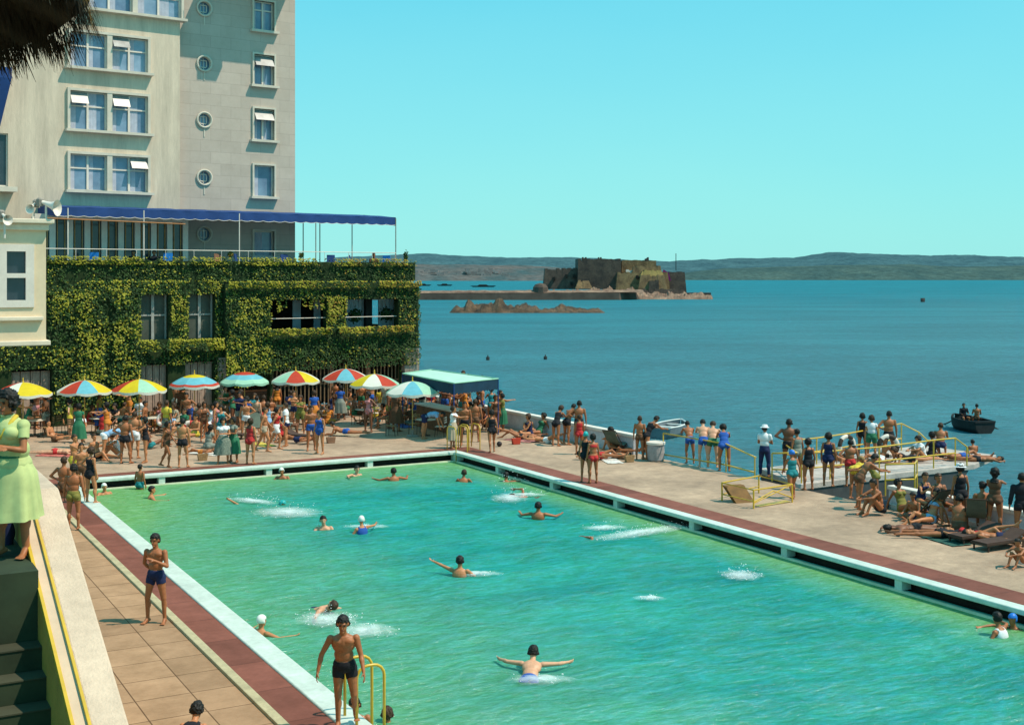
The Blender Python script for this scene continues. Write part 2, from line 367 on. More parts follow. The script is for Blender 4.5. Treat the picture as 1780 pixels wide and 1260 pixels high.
# ------------------------------------------------------------------ hills
def ridge(name, prof, Y0, depth, c1, c2, seed):
    # prof: list of (u,v) silhouette points
    us=[p[0] for p in prof]; vs=[p[1] for p in prof]
    vs_=[];fs=[]; nx=260; ny=14
    for j in range(ny):
        t=j/(ny-1); Y=Y0+depth*t
        for i in range(nx):
            u=us[0]+(us[-1]-us[0])*i/(nx-1); v=np.interp(u,us,vs)
            top=CH+(HV-v)*(Y0+depth*.75)/F
            X=(u-CU)/F*Y0*(1+.25*t)
            sh=math.sin(min(1,t/.75)*math.pi/2)**.8
            nz=noise.fractal(Vector((X*.004+seed,Y*.004,0)),.6,2.2,6)*.22
            z=SEAZ-1+(top-SEAZ+1)*sh*(1+nz*(1-sh*.75)*1.2)+ (noise.noise(Vector((X*.02,Y*.02,seed)))*2.0)*sh
            vs_.append((X,Y,z if j else SEAZ-1))
    for j in range(ny-1):
        for i in range(nx-1):
            a=j*nx+i; fs.append((a,a+1,a+nx+1,a+nx))
    m=MB(); m.add(vs_,fs)
    mt=mat('hill_'+name,c1,1.0,.3,.012,c2=c2,sc=(1,.6,3),stain=.5,spec=.0)  # distance haze put into the bluish hill colours
    tag(m.build('hills',mt,smooth=True),kind='structure')
ridge('far',[(540,448),(720,443),(760,445),(880,449),(980,449),(1080,451),(1140,453),(1200,456),(1300,452),(1390,449),(1450,449),(1490,444),(1530,439),(1580,441),(1640,443),(1700,445),(1780,444),(1900,448),(2200,455)],3600,1800,(.085,.18,.20),(.045,.105,.13),3)
ridge('near',[(540,462),(720,459),(800,460),(900,462),(960,466),(1040,474),(1100,482),(1160,486)],2500,500,(.17,.15,.14),(.055,.11,.12),9)
ridge('near2',[(1150,488),(1180,474),(1240,467),(1330,464),(1450,462),(1540,460),(1640,464),(1780,462),(2000,466)],2900,500,(.09,.15,.135),(.045,.095,.10),21)
# tan shore houses at the left
mb=MB(); rg=random.Random(5)
for i in range(70):
    u=rg.uniform(722,880); v=rg.uniform(470,484)-(u-720)*.012; Y=2560+rg.uniform(0,80); p=AT(u,v,Y)
    s=rg.uniform(3,9); h=rg.uniform(3,6); mb.box(p.x-s,p.x+s,Y,Y+8,p.z-h,p.z+h*.4)
tag(mb.build('shore_village',mat('village_walls',(.34,.27,.25),.9,.4,.05)),'pale cluster of houses on the far left shore below the hills','village',kind='stuff')

# ------------------------------------------------------------------ rocks, causeway, fort
def rock_strip(name, us, vtop, vbot, Y, dep, mt, label, cat, seed=1, kind=None):
    vs_=[];fs=[]; nx=150; ny=9
    for j in range(ny):
        t=j/(ny-1)
        for i in range(nx):
            u=us[0]+(us[-1]-us[0])*i/(nx-1)
            top=np.interp(u,us,vtop); H=CH+(HV-top)*Y/F-SEAZ
            X=(u-CU)/F*Y; yy=Y-dep/2+dep*t
            q=math.sin(math.pi*t)**.6 if 0<t<1 else 0
            r=.55+.75*abs(noise.fractal(Vector((X*.11+seed,yy*.15,seed)),.7,2.1,6)); r+= .35*noise.noise(Vector((X*.45,yy*.45,seed)))
            vs_.append((X,yy,SEAZ-.4+(H+.4)*q*max(.15,r)))
    for j in range(ny-1):
        for i in range(nx-1):
            a=j*nx+i; fs.append((a,a+1,a+nx+1,a+nx))
    m=MB(); m.add(vs_,fs); o=m.build(name,mt); tag(o,label,cat,kind=kind); return o
M_rock=mat('islet_rock',(.20,.12,.07),1,.4,.35,.8,2,c2=(.04,.03,.022),stain=.5)
M_sandrock=mat('causeway_rock',(.40,.26,.18),1,.4,.2,.6,1,c2=(.13,.07,.05),stain=.5)
rock_strip('rock_islet',[780,790,808,812,850,868,885,920,960,975,1000,1040,1055],[543,533,530,521,524,521,527,528,535,531,534,536,544],545,330,14,M_rock,'low brown rocky islet in the sea in front of the fort causeway','rocks')
ST=530
fe=empty('fort',(0,0,0)); tag(fe,'old dark stone island fort with stepped ramparts beyond the causeway','fort')
M_fort=mat('fort_stone',(.17,.115,.085),.95,.35,.3,.9,1.2,c2=(.065,.05,.045),stain=.5)
M_fort2=mat('fort_pale_stone',(.40,.25,.12),.95,.35,.3,.9,1.2,c2=(.15,.09,.05),stain=.5)
def fblk(name,u0,u1,vt,vb,Y,dep,mt,bat=.06,rough=.35):
    a=AT(u0,vb,Y); b=AT(u1,vb,Y); zt=CH+(HV-vt)*Y/F; W=b.x-a.x; w=W*bat; rg=random.Random(int(u0*7+vt)); n=max(3,int(W/1.3)); m=MB()
    tops=[]; 
    for i in range(n):
        d=rough*rg.choice([0,0,0,-.8,-1.3,.5,.9])+rg.uniform(-.15,.15)*rough; tops+= [d,d]
    xs=[]
    for i in range(n): xs+=[i/n+1e-4,(i+1)/n-1e-4]
    vs_=[]
    for t,d in zip(xs,tops):
        xb=a.x+W*t; xt=a.x+w+(W-2*w)*t; vs_+=[(xb,Y,a.z),(xt,Y+w,zt+d),(xt,Y+dep-w,zt+d),(xb,Y+dep,a.z)]
    fs_=[(0,1,2,3)]
    for i in range(2*n-1):
        p=i*4; fs_+=[(p,p+4,p+5,p+1),(p+1,p+5,p+6,p+2),(p+2,p+6,p+7,p+3)]
    fs_.append(tuple(4*(2*n-1)+k for k in (3,2,1,0))); m.add(vs_,fs_); return m.build(name,mt,fe)
def fblk_old(name,u0,u1,vt,vb,Y,dep,mt,bat=.06,ul=None):
    a=AT(u0,vb,Y); b=AT(u1,vb,Y); zt=CH+(HV-vt)*Y/F; w=(b.x-a.x)*bat
    m=MB(); m.hexa([(a.x,Y,a.z),(b.x,Y,a.z),(b.x,Y+dep,a.z),(a.x,Y+dep,a.z)],[(a.x+w,Y+w,zt),(b.x-w,Y+w,zt),(b.x-w,Y+dep-w,zt),(a.x+w,Y+dep-w,zt)])
    # merlons
    return m.build(name,mt,fe)
fblk('west_rampart',944,1012,467,503,ST+6,14,M_fort,.05)
fblk('keep',1004,1080,451,503,ST+4,24,M_fort,.012)
fblk('keep_wing',1080,1142,453,500,ST+14,20,M_fort2,.02)
fblk('east_rampart',1070,1165,473,508,ST,16,M_fort2,.04)
fblk('bastion',1108,1162,479,512,ST-4,8,M_fort2,.12)
fblk('bastion_top',1112,1155,470,481,ST-2,7,mat('fort_turf',(.28,.20,.07),1,.3,.2),.12)
fblk('east_tower',1160,1194,473,512,ST+3,12,M_fort,.10)
fblk('east_gallery',1100,1150,462,474,ST+2,6,M_fort2,.03)
fblk('gate_house',1128,1146,488,508,ST-4.6,2,M_fort,.05)
fblk('west_ruin',1000,1030,488,502,ST-1,5,M_fort2,.2)
fblk('outer_wall',1100,1192,503,514,ST-7,2,M_fort,.02)
fblk('north_wall',955,1165,476,500,ST+20,4,M_fort,.0)
for (u0,u1,vt,vb) in ((1088,1104,470,476),(1012,1020,447,452),(1040,1046,448,452),(1122,1128,448,454),(1060,1066,449,452)):
    fblk('parapet_block',u0,u1,vt,vb,ST+5,4,M_fort if u0!=1088 else M_white,.02)
m=MB(); rg=random.Random(4)
for i in range(11): 
    p=AT(rg.uniform(950,1155),rg.uniform(478,494),ST+2.5); m.box(p.x-.5,p.x+.5,ST-.3 if p.x>50 else ST+5.0,ST+8,p.z-.7,p.z+.7)
m.build('embrasure',M_dark,fe)
m=MB(); p=AT(1175,470,ST+6); m.tube([p,p+Vector((0,0,7.3))],.16,5); m.build('mast',M_dark,fe)
m=MB(); p=AT(1160,472,ST+2); m.hexa([(p.x-3,p.y,p.z-3),(p.x+1.6,p.y,p.z-4),(p.x+1.6,p.y+.2,p.z-4),(p.x-3,p.y+.2,p.z-3)],[(p.x-1.6,p.y,p.z+.9),(p.x+.6,p.y,p.z-.6),(p.x+.6,p.y+.2,p.z-.6),(p.x-1.6,p.y+.2,p.z+.9)]); m.build('flag_cloth',mat('magenta_cloth',(.22,.01,.13),.9,.2),fe)
# rocky apron under fort
rock_strip('fort_rocks',[880,930,945,985,1010,1060,1100,1150,1195,1235],[510,504,502,500,498,500,502,506,507,512],516,ST-10,14,M_sandrock,'pinkish rock apron at the foot of the fort walls','rocks',4)
# causeway
ce=empty('causeway'); tag(ce,'long low stone causeway reaching the fort from the left','causeway')
m=MB(); a=AT(560,509,505); b=AT(1075,509,505)
m.hexa([(a.x-60,500,SEAZ-1),(b.x,500,SEAZ-1),(b.x+10,514,SEAZ-1),(a.x-60,512,SEAZ-1)],[(a.x-60,500.6,-.35),(b.x,500.6,.25),(b.x+8,512,.45),(a.x-60,511,-.1)])
m.build('causeway_wall',mat('causeway_wall_stone',(.10,.07,.055),.95,.4,.2,.5,1),ce)
m=MB(); rg=random.Random(8)
nx=120; vs_=[];fs=[]
for j in range(5):
    for i in range(nx):
        t=i/(nx-1); x=a.x-60+(b.x+10-a.x+60)*t; y=501+j*2.6
        vs_.append((x,y,-.25+.7*t+(.15+.55*t)*abs(noise.noise(Vector((x*.2,y*.3,1))))*(1 if 0<j<4 else .2)+ .9*math.sin(math.pi*j/4)))
for j in range(4):
    for i in range(nx-1): q=j*nx+i; fs.append((q,q+1,q+nx+1,q+nx))
m.add(vs_,fs); m.build('causeway_top',M_sandrock,ce)
m=MB(); m.box(*[AT(1150,500,ST-6).x,AT(1236,500,ST-6).x,ST-6,ST-2,SEAZ-.5,.0]); 
m.build('landing_quay',M_fort,ce)
M_boatdark=mat('tarred_wood',(.02,.02,.02),.7,.4)
def barge(u,v,w,label):
    p=G(u,v,SEAZ); L=w*p.y/F; m=MB()
    m.hexa([(-L*.38,-1.3,0),(L*.38,-1.3,0),(L*.38,1.3,0),(-L*.38,1.3,0)],[(-L*.5,-1.8,1.1),(L*.5,-1.8,1.25),(L*.5,1.8,1.25),(-L*.5,1.8,1.1)])
    e=empty('moored_barge',p); tag(e,label,'boat','dark boats moored behind the causeway'); m.build('hull',M_boatdark,e)
    m=MB(); m.hexa([(-L*.22,-.9,1.1),(L*.2,-.9,1.1),(L*.2,.9,1.1),(-L*.22,.9,1.1)],[(-L*.15,-.7,2.2),(L*.12,-.7,2.2),(L*.12,.7,2.2),(-L*.15,.7,2.2)]); m.build('cabin',M_boatdark,e)
barge(840,499,46,'largest dark moored boat, seen just above the causeway near its middle')
barge(773,497,28,'smaller dark moored boat to the left of the largest one')
barge(735,497,30,'dark moored boat close beside the ivy building corner')
p=G(920,505,SEAZ); m=MB(); m.lathe([(3.2,0),(3.0,3.5),(2.2,4.6),(.3,5.2)],(p.x,504,-1),10); tag(m.build('stone_hut',M_fort),'small grey round hut on the causeway left of the fort','hut')
for (u,v,l) in ((848,626,'dark marker float in the bay, left one below the rock islet'),(948,625,'dark marker float in the bay, right one below the rock islet'),(1604,525,'tiny dark boat far out in the bay on the right')):
    p=G(u,v,SEAZ); m=MB(); k=.22 if u<1500 else .9
    m.lathe([(.2*k/.22,-.2),(.9*k,.05),(.95*k,.35*k/.22),(.35*k,.9*k+.2),(.05,1.3*k+.3)],(p.x,p.y,SEAZ),10,1.0,.7); tag(m.build('marker_buoy' if u<1500 else 'distant_boat',M_boatdark,smooth=True),l,'buoy' if u<1500 else 'boat')
# ------------------------------------------------------------------ hotel: everything in the building frame (x along facade, y into it)
def wallgrid(m, x0,x1,z0,z1, y0,y1, ops):
    zs=sorted(set([z0,z1]+[z for o in ops for z in (o[2],o[3]) if z0<z<z1]))
    for za,zb in zip(zs[:-1],zs[1:]):
        zc=(za+zb)/2; cuts=sorted([(max(o[0],x0),min(o[1],x1)) for o in ops if o[2]<zc<o[3] and o[1]>x0 and o[0]<x1]); x=x0
        for a,b in cuts:
            if a>x: m.box(x,a,y0,y1,za,zb)
            x=max(x,b)
        if x<x1: m.box(x,x1,y0,y1,za,zb)
hotel=empty('hotel_tower',BCL,BA); tag(hotel,'tall cream and grey stone hotel tower behind the ivy terrace','hotel')
TY=4.0; TL=3.6
xr=BX(513,TY); xm=BX(308,TY); xl=-46
TOP=26
# ---- window specs
def zc(u,v,y): return BZ(u,v,y)
left_wins=[]   # (x0,x1,z0,z1)
for (vt,vb) in ((-22,22),(62,122),(163,229),(271,333)):
    left_wins.append((BX(121,TL),BX(256,TL),zc(188,vb,TL),zc(188,vt,TL)))
lw0=left_wins[0]; left_wins[0]=(BX(150,TL),BX(314,TL),zc(230,24,TL),zc(230,-32,TL))
right_wins=[(BX(441,TY),BX(476,TY),zc(458,vb,TY),zc(458,vt,TY)) for (vt,vb) in ((3,54),(96,149),(190,244),(288,342),(402,446))]
rounds=[(BX(355,TY),zc(355,v,TY)) for v in (15,111,209,309,407)]
RR=.40
wl=MB(); wallgrid(wl,xl,xm,6.9,TOP,TL,TL+.35,left_wins+[(BX(-18,TL),BX(14,TL),zc(8,324,TL),zc(8,232,TL))])
wl.box(xm-.001,xm,TL+.35,TY+.02,6.9,TOP)
wl.build('cream_wing_wall',M_cream,hotel)
rops=right_wins+[(x-RR*.98,x+RR*.98,z-RR*.98,z+RR*.98) for x,z in rounds]
wr=MB(); wallgrid(wr,xm,xr,6.9,TOP,TY,TY+.35,rops)
wr.box(xl,xr,TY+.36,TY+14,6.9,TOP) if False else None
# fill corners of round openings
for x,z in rounds:
    n=24; h=RR*.98
    for k in range(n):
        a0=2*math.pi*k/n; a1=2*math.pi*(k+1)/n
        def sq(a):
            c,s=math.cos(a),math.sin(a); q=h/max(abs(c),abs(s)); return (x+c*q,z+s*q)
        p0=(x+RR*.94*math.cos(a0),z+RR*.94*math.sin(a0)); p1=(x+RR*.94*math.cos(a1),z+RR*.94*math.sin(a1)); q0=sq(a0); q1=sq(a1)
        wr.add([(p0[0],TY+.002,p0[1]),(p1[0],TY+.002,p1[1]),(q1[0],TY+.002,q1[1]),(q0[0],TY+.002,q0[1]),(p0[0],TY+.35,p0[1]),(p1[0],TY+.35,p1[1])],[(0,1,2,3),(0,4,5,1)])
# side wall & body behind
wr.box(xr-.3,xr,TY+.35,TY+13,6.9,TOP); wr.build('stone_wall',M_stone,hotel)
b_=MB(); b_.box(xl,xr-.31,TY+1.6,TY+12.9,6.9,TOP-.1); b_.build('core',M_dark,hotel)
rf=MB(); rf.box(xl,xr+.3,TL-.4,TY+13.3,TOP,TOP+.4); rf.build('roof',M_cream,hotel)
# unseen slabs added above the frame to throw the stepped shade on the stone
bl=MB(); zz=BZ(450,-48,TY); bl.box(BX(366,TY),xr-.02,TY-2.5,TY,zz,zz+.25); bl.box(BX(366,TY),xr-.02,TY-2.5,TY-2.4,zz+.25,zz+1.2); bl.box(BX(420,TY),BX(452,TY),TY-2.9,TY-2.5,zz-.3,zz+.2); bl.build('shade_slab',M_cream,hotel)
M_sash=mat('sash_glass',(.34,.32,.30),.3,.4,2,spec=.5)
WR=random.Random(31)
def window(x0,x1,z0,z1,y,cols=2,rows=2,open_=None,trim=True,dark=False,split=.38,sill=True,depth=.14):
    m=MB(); fw=.055
    yw=y+depth
    m.box(x0,x0+fw,yw-.03,yw+.04,z0,z1); m.box(x1-fw,x1,yw-.03,yw+.04,z0,z1); m.box(x0+fw,x1-fw,yw-.03,yw+.04,z0,z0+fw); m.box(x0+fw,x1-fw,yw-.03,yw+.04,z1-fw,z1)
    for c in range(1,cols):
        x=x0+(x1-x0)*c/cols; m.box(x-.05,x+.05,yw-.035,yw+.03,z0+fw,z1-fw)
    zr=z1-(z1-z0)*split
    if rows==2:
        for c in range(cols):
            xa=x0+(x1-x0)*c/cols+(.05 if c else fw); xb=x0+(x1-x0)*(c+1)/cols-(.05 if c<cols-1 else fw)
            m.box(xa,xb,yw-.025,yw+.02,zr-.035,zr+.035)
    f=m.build('window',M_white,hotel)
    p=MB(); p.box(x0+fw*.5,x1-fw*.5,yw+.042,yw+.05,z0+fw*.5,z1-fw*.5); p.build('pane',M_paned if dark else WR.choice([M_pane,M_pane,M_pane2,M_pane3]),f)
    # curtains
    cu=MB(); k=0; W=(x1-x0)
    if not dark:
        for c in range(cols):
            xa=x0+W*c/cols+.06; xb=xa+W/cols-.12
            wv=random.choice([.28,.36,.5])
            nsg=6
            for (ca,cb) in ((xa,xa+(xb-xa)*wv),):
                vsx=[]
                for i in range(nsg+1):
                    xx=ca+(cb-ca)*i/nsg; vsx+=[(xx,yw+.038+(.0 if i%2 else -.006),z0+fw),(xx,yw+.038+(.0 if i%2 else -.006),z1-fw)]
                cu.add(vsx,[(2*i,2*i+2,2*i+3,2*i+1) for i in range(nsg)])
            cu.build('curtain',mat('curtain_cloth',(.42,.44,.52),.9,.2,3),f); cu=MB()
    if open_:
        for c in open_:
            xa=x0+W*c/cols+.04; xb=x0+W*(c+1)/cols-.04; o=MB()
            z0o=zr+.02; 
            o.hexa([(xa,yw-.42,z0o+.08),(xb,yw-.42,z0o+.08),(xb,yw-.38,z0o+.08),(xa,yw-.38,z0o+.08)],[(xa,yw-.06,z1-fw),(xb,yw-.06,z1-fw),(xb,yw-.03,z1-fw),(xa,yw-.03,z1-fw)])
            o.build('open_sash',M_sash,f)
    return f
def trimbox(m,x0,x1,z0,z1,y,t=.13,pr=.14,sill=.22,mid=None):
    m.box(x0-t,x0,y-pr,y+.16,z0,z1+t); m.box(x1,x1+t,y-pr,y+.16,z0,z1+t); m.box(x0,x1,y-pr,y+.16,z1,z1+t)
    m.box(x0-t-.12,x1+t+.12,y-pr-sill,y+.16,z0-.13,z0)
    if mid: m.box(mid-.13,mid+.13,y-pr+.02,y+.16,z0,z1)
ow_=[None,[[],[0]],[[0],[0]],[[],[1]]]
for i,(x0,x1,z0,z1) in enumerate(left_wins):
    md=(x0+x1)/2; tb=MB(); trimbox(tb,x0,x1,z0,z1,TL,mid=md); tb.build('window_surround',M_trim,hotel)
    for s in (0,1):
        a=x0 if s==0 else md+.13; b=md-.13 if s==0 else x1
        window(a,b,z0,z1,TL,2,2,open_=(ow_[i][s] if ow_[i] else None))
for i,(x0,x1,z0,z1) in enumerate(right_wins):
    tb=MB(); trimbox(tb,x0,x1,z0,z1,TY,.10,.10,.18); tb.build('window_surround',M_trim,hotel)
    window(x0,x1,z0,z1,TY,1 if i in (3,4) else 2,2 if i in (0,1,2) else 1,open_=None,split=.3,depth=.2)
    if i in (1,2):
        o=MB(); o.hexa([(x0+.06,TY-.25,z1-.62),(x1-.06,TY-.25,z1-.62),(x1-.06,TY-.21,z1-.62),(x0+.06,TY-.21,z1-.62)],[(x0+.06,TY+.14,z1-.06),(x1-.06,TY+.14,z1-.06),(x1-.06,TY+.17,z1-.06),(x0+.06,TY+.17,z1-.06)]); o.build('open_sash',M_sash,hotel)
for x,z in rounds:
    rg_=MB()
    for rr_,yy in ((RR,TY-.05),(RR*.97,TY+.1)):
        rg_.tube([(x+rr_*math.cos(2*math.pi*k/28),yy,z+rr_*math.sin(2*math.pi*k/28)) for k in range(28)],.055,6,close=True)
    rg_.box(x-.03,x+.03,TY-.03,TY+.01,z-RR-.5,z-RR-.05)
    rg_.build('round_window_ring',M_trim,hotel)
for i,(x,z) in enumerate(rounds):
    p=MB(); p.add([(x+RR*math.cos(2*math.pi*k/28),TY+.2,z+RR*math.sin(2*math.pi*k/28)) for k in range(28)],[tuple(range(28))]); r_=p.build('round_window',M_pane,hotel)
    q=MB(); q.box(x-.2,x+.2,TY+.14,TY+.17,z-.2,z-.16); q.box(x-.2,x+.2,TY+.14,TY+.17,z+.16,z+.2); q.box(x-.2,x-.16,TY+.14,TY+.17,z-.2,z+.2); q.box(x+.16,x+.2,TY+.14,TY+.17,z-.2,z+.2); q.box(x-.015,x+.015,TY+.145,TY+.165,z-.3,z+.3); q.build('casement',M_white,r_)
# left edge: window with a blue roller awning
xa,xb=BX(-18,TL),BX(14,TL)
window(xa,xb,zc(8,324,TL),zc(8,232,TL),TL,2,1,dark=True)
m=MB(); m.box(xa-.1,xb+.25,TL-.75,TL,zc(8,331,TL)-.1,zc(8,326,TL)); 
m.build('balcony_slab',M_trim,hotel)
m=MB(); z1=zc(8,122,TL); z0=zc(8,222,TL); m.box(xa-.1,xb-.05,TL-.9,TL,z1-.5,z1); m.add([(xa,TL-.9,z1-.5),(xb-.05,TL-.9,z1-.5),(xb-.45,TL-.35,z0),(xa,TL-.35,z0)],[(0,1,2,3)]); m.build('blue_blind',M_blue,hotel)

# ---- lower ivy block
low=empty('terrace_block',BCL,BA); tag(low,'two storey terrace block under the ivy with a dining loggia','building')
def zr(u,v,y=0): return BZ(u,v,y)
o1=[(BX(245),BX(293),3.9,6.1),(BX(328),BX(373),3.9,6.1)]
o2=[(BX(470,-.35),BX(568,-.35),4.25,5.75),(BX(597,-.35),BX(692,-.35),4.25,5.75)]
og=[(BX(20),BX(90),0,2.7),(BX(245),BX(292),0,2.75),(BX(322),BX(372),0,2.8),(BX(392),BX(470),0,2.9),(BX(474),BX(694),0,2.5)]
XS=BX(386)   # split between flat left part and projecting right part
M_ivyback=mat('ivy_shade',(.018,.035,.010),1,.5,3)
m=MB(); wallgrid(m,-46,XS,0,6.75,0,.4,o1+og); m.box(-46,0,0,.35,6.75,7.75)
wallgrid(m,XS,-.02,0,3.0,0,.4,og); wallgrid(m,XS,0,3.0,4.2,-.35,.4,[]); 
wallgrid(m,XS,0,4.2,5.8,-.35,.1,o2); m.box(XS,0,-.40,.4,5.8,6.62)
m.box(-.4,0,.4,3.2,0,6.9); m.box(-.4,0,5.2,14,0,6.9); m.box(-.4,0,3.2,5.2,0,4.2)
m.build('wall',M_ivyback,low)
m=MB(); m.box(-46,-.01,.4,TY+13,6.6,6.9); m.box(-46,-.4,.4,TY+12,3.1,3.3)
m.build('floor_slab',M_greyst,low)
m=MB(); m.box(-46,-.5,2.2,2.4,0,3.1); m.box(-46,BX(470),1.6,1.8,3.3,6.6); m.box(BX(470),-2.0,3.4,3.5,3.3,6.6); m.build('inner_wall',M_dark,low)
# stone pier at the right end, ground floor
m=MB(); m.box(-.9,.03,-.38,.4,0,3.0); m2=MB(); m2.box(BX(378),BX(392),-.12,.0,0,2.9); m.build('stone_pier',mat_brick('pier_stone',(.34,.27,.22),(.12,.09,.07),.6,.35,True,var=.3),low); m2.build('stone_pier',MATS['pier_stone'],low)
for (x0,x1,z0,z1) in o1:
    f=MB(); 
    xm_=(x0+x1)/2
    for a,b in ((x0,x0+.08),(x1-.08,x1),(xm_-.07,xm_+.07)): f.box(a,b,.30,.38,z0,z1)
    f.box(x0,x1,.31,.37,z0+(z1-z0)*.52,z0+(z1-z0)*.52+.08)
    w_=f.build('window',mat('greyed_paint',(.34,.33,.30),.7,.3,3),low); p=MB(); p.box(x0,x1,.40,.42,z0,z1); p.build('pane',mat('dusty_pane',(.075,.08,.06),.4,.4,1.2),w_)
for k,(x0,x1,z0,z1) in enumerate(og[:3]):
    f=MB(); n=4; W=(x1-x0)/n
    for i in range(n):
        a=x0+W*i+.02; b=a+W-.04
        f.box(a,b,.26,.31,.02,z1-.1); f.box(a+.08,b-.08,.235,.26,.15,1.2); f.box(a+.08,b-.08,.235,.26,1.35,z1-.2)
    f.build('shuttered_door',M_shutter,low)
# loggia furniture: railing and curtains
m=MB()
for (x0,x1,z0,z1) in o2:
    m=MB(); m.tube([(x0,-.2,z0+.55),(x1,-.2,z0+.55)],.02,5); m.build('loggia_rail',M_white,low)
m=MB(); rg=random.Random(2)
for (ua,ub) in ((508,522),(545,556),(601,634),(656,688)):
    xa,xb=BX(ua,1.2),BX(ub,1.2); n=10; vs_=[]
    for i in range(n+1):
        xx=xa+(xb-xa)*i/n; yy=1.2+(.06 if i%2 else -.06); vs_+=[(xx,yy,3.35),(xx,yy,6.3)]
    m=MB(); m.add(vs_,[(2*i,2*i+2,2*i+3,2*i+1) for i in range(n)]); m.build('loggia_curtain',mat('pale_curtain',(.74,.80,.86),.9,.15,2,trans=.5),low)
m=MB()
for u in (640,575,693): x=BX(u,.9); m=MB(); m.box(x-.2,x+.2,.8,1.05,3.31,6.59); m.build('loggia_post',M_dark,low)
# plants inside the loggia
def bush(name,c,r,mats,n,label=None,cat='plant',leaf=.12,sq=(1,1,1),parent=None,group=None,seed=1):
    rg=random.Random(seed); m=MB()
    for i in range(n):
        while True:
            d=Vector((rg.uniform(-1,1),rg.uniform(-1,1),rg.uniform(-1,1)))
            if d.length<1: break
        d=d*(.55+.45*rg.random()); p=Vector((c[0]+d.x*r*sq[0],c[1]+d.y*r*sq[1],c[2]+d.z*r*sq[2]))
        nrm=(d.normalized()+Vector((rg.uniform(-.7,.7),rg.uniform(-.7,.7),rg.uniform(-.3,.9)))).normalized(); t=nrm.orthogonal().normalized(); t.rotate(Matrix.Rotation(rg.uniform(0,6.28),3,nrm)); b=nrm.cross(t); s=leaf*rg.uniform(.6,1.2)
        m.mi=rg.choices(range(len(mats)),[3]+[1]*(len(mats)-1))[0]
        m.add([p-t*s,p-b*s*.55,p+t*s,p+b*s*.55],[(0,1,2,3)])
    o=m.build(name,mats,parent)
    if label: tag(o,label,cat,group)
    return o
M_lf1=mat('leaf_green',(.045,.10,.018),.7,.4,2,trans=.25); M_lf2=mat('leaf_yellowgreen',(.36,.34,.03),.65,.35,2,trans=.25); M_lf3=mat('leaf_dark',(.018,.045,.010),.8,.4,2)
M_lf4=mat('leaf_rust',(.36,.21,.03),.7,.4,2,trans=.2); M_flr=mat('red_petals',(.50,.03,.03),.7,.3,3); M_fly=mat('yellow_petals',(.6,.42,.04),.7,.3,3)
for i,(u,lab) in enumerate(((618,'left'),(672,'right'))):
    x=BX(u,.5); p=BF(x,.5,4.9)
    bush('potted_palm',p,.5,[M_lf3,M_lf1],160,'dark leafy plant in the %s half of the right loggia opening'%lab,seed=i+3)
# grille of wooden bars
g=empty('timber_grille',BCL,BA); tag(g,'tall brown timber bar grille across the ground floor right of the door','grille')
m=MB(); x=og[4][0]
while x<og[4][1]: m.box(x,x+.055,.05,.11,0,2.5); x+=.23
m.build('bar',mat('grille_wood',(.17,.11,.06),.8,.3,3),g,)
m=MB(); 
for z in (.1,1.25,2.42): m.box(og[4][0],og[4][1],.11,.17,z,z+.09)
for u in (577,640): q=BX(u); m.box(q-.12,q+.12,.0,.2,0,2.5)
m.build('rail',M_brown,g)

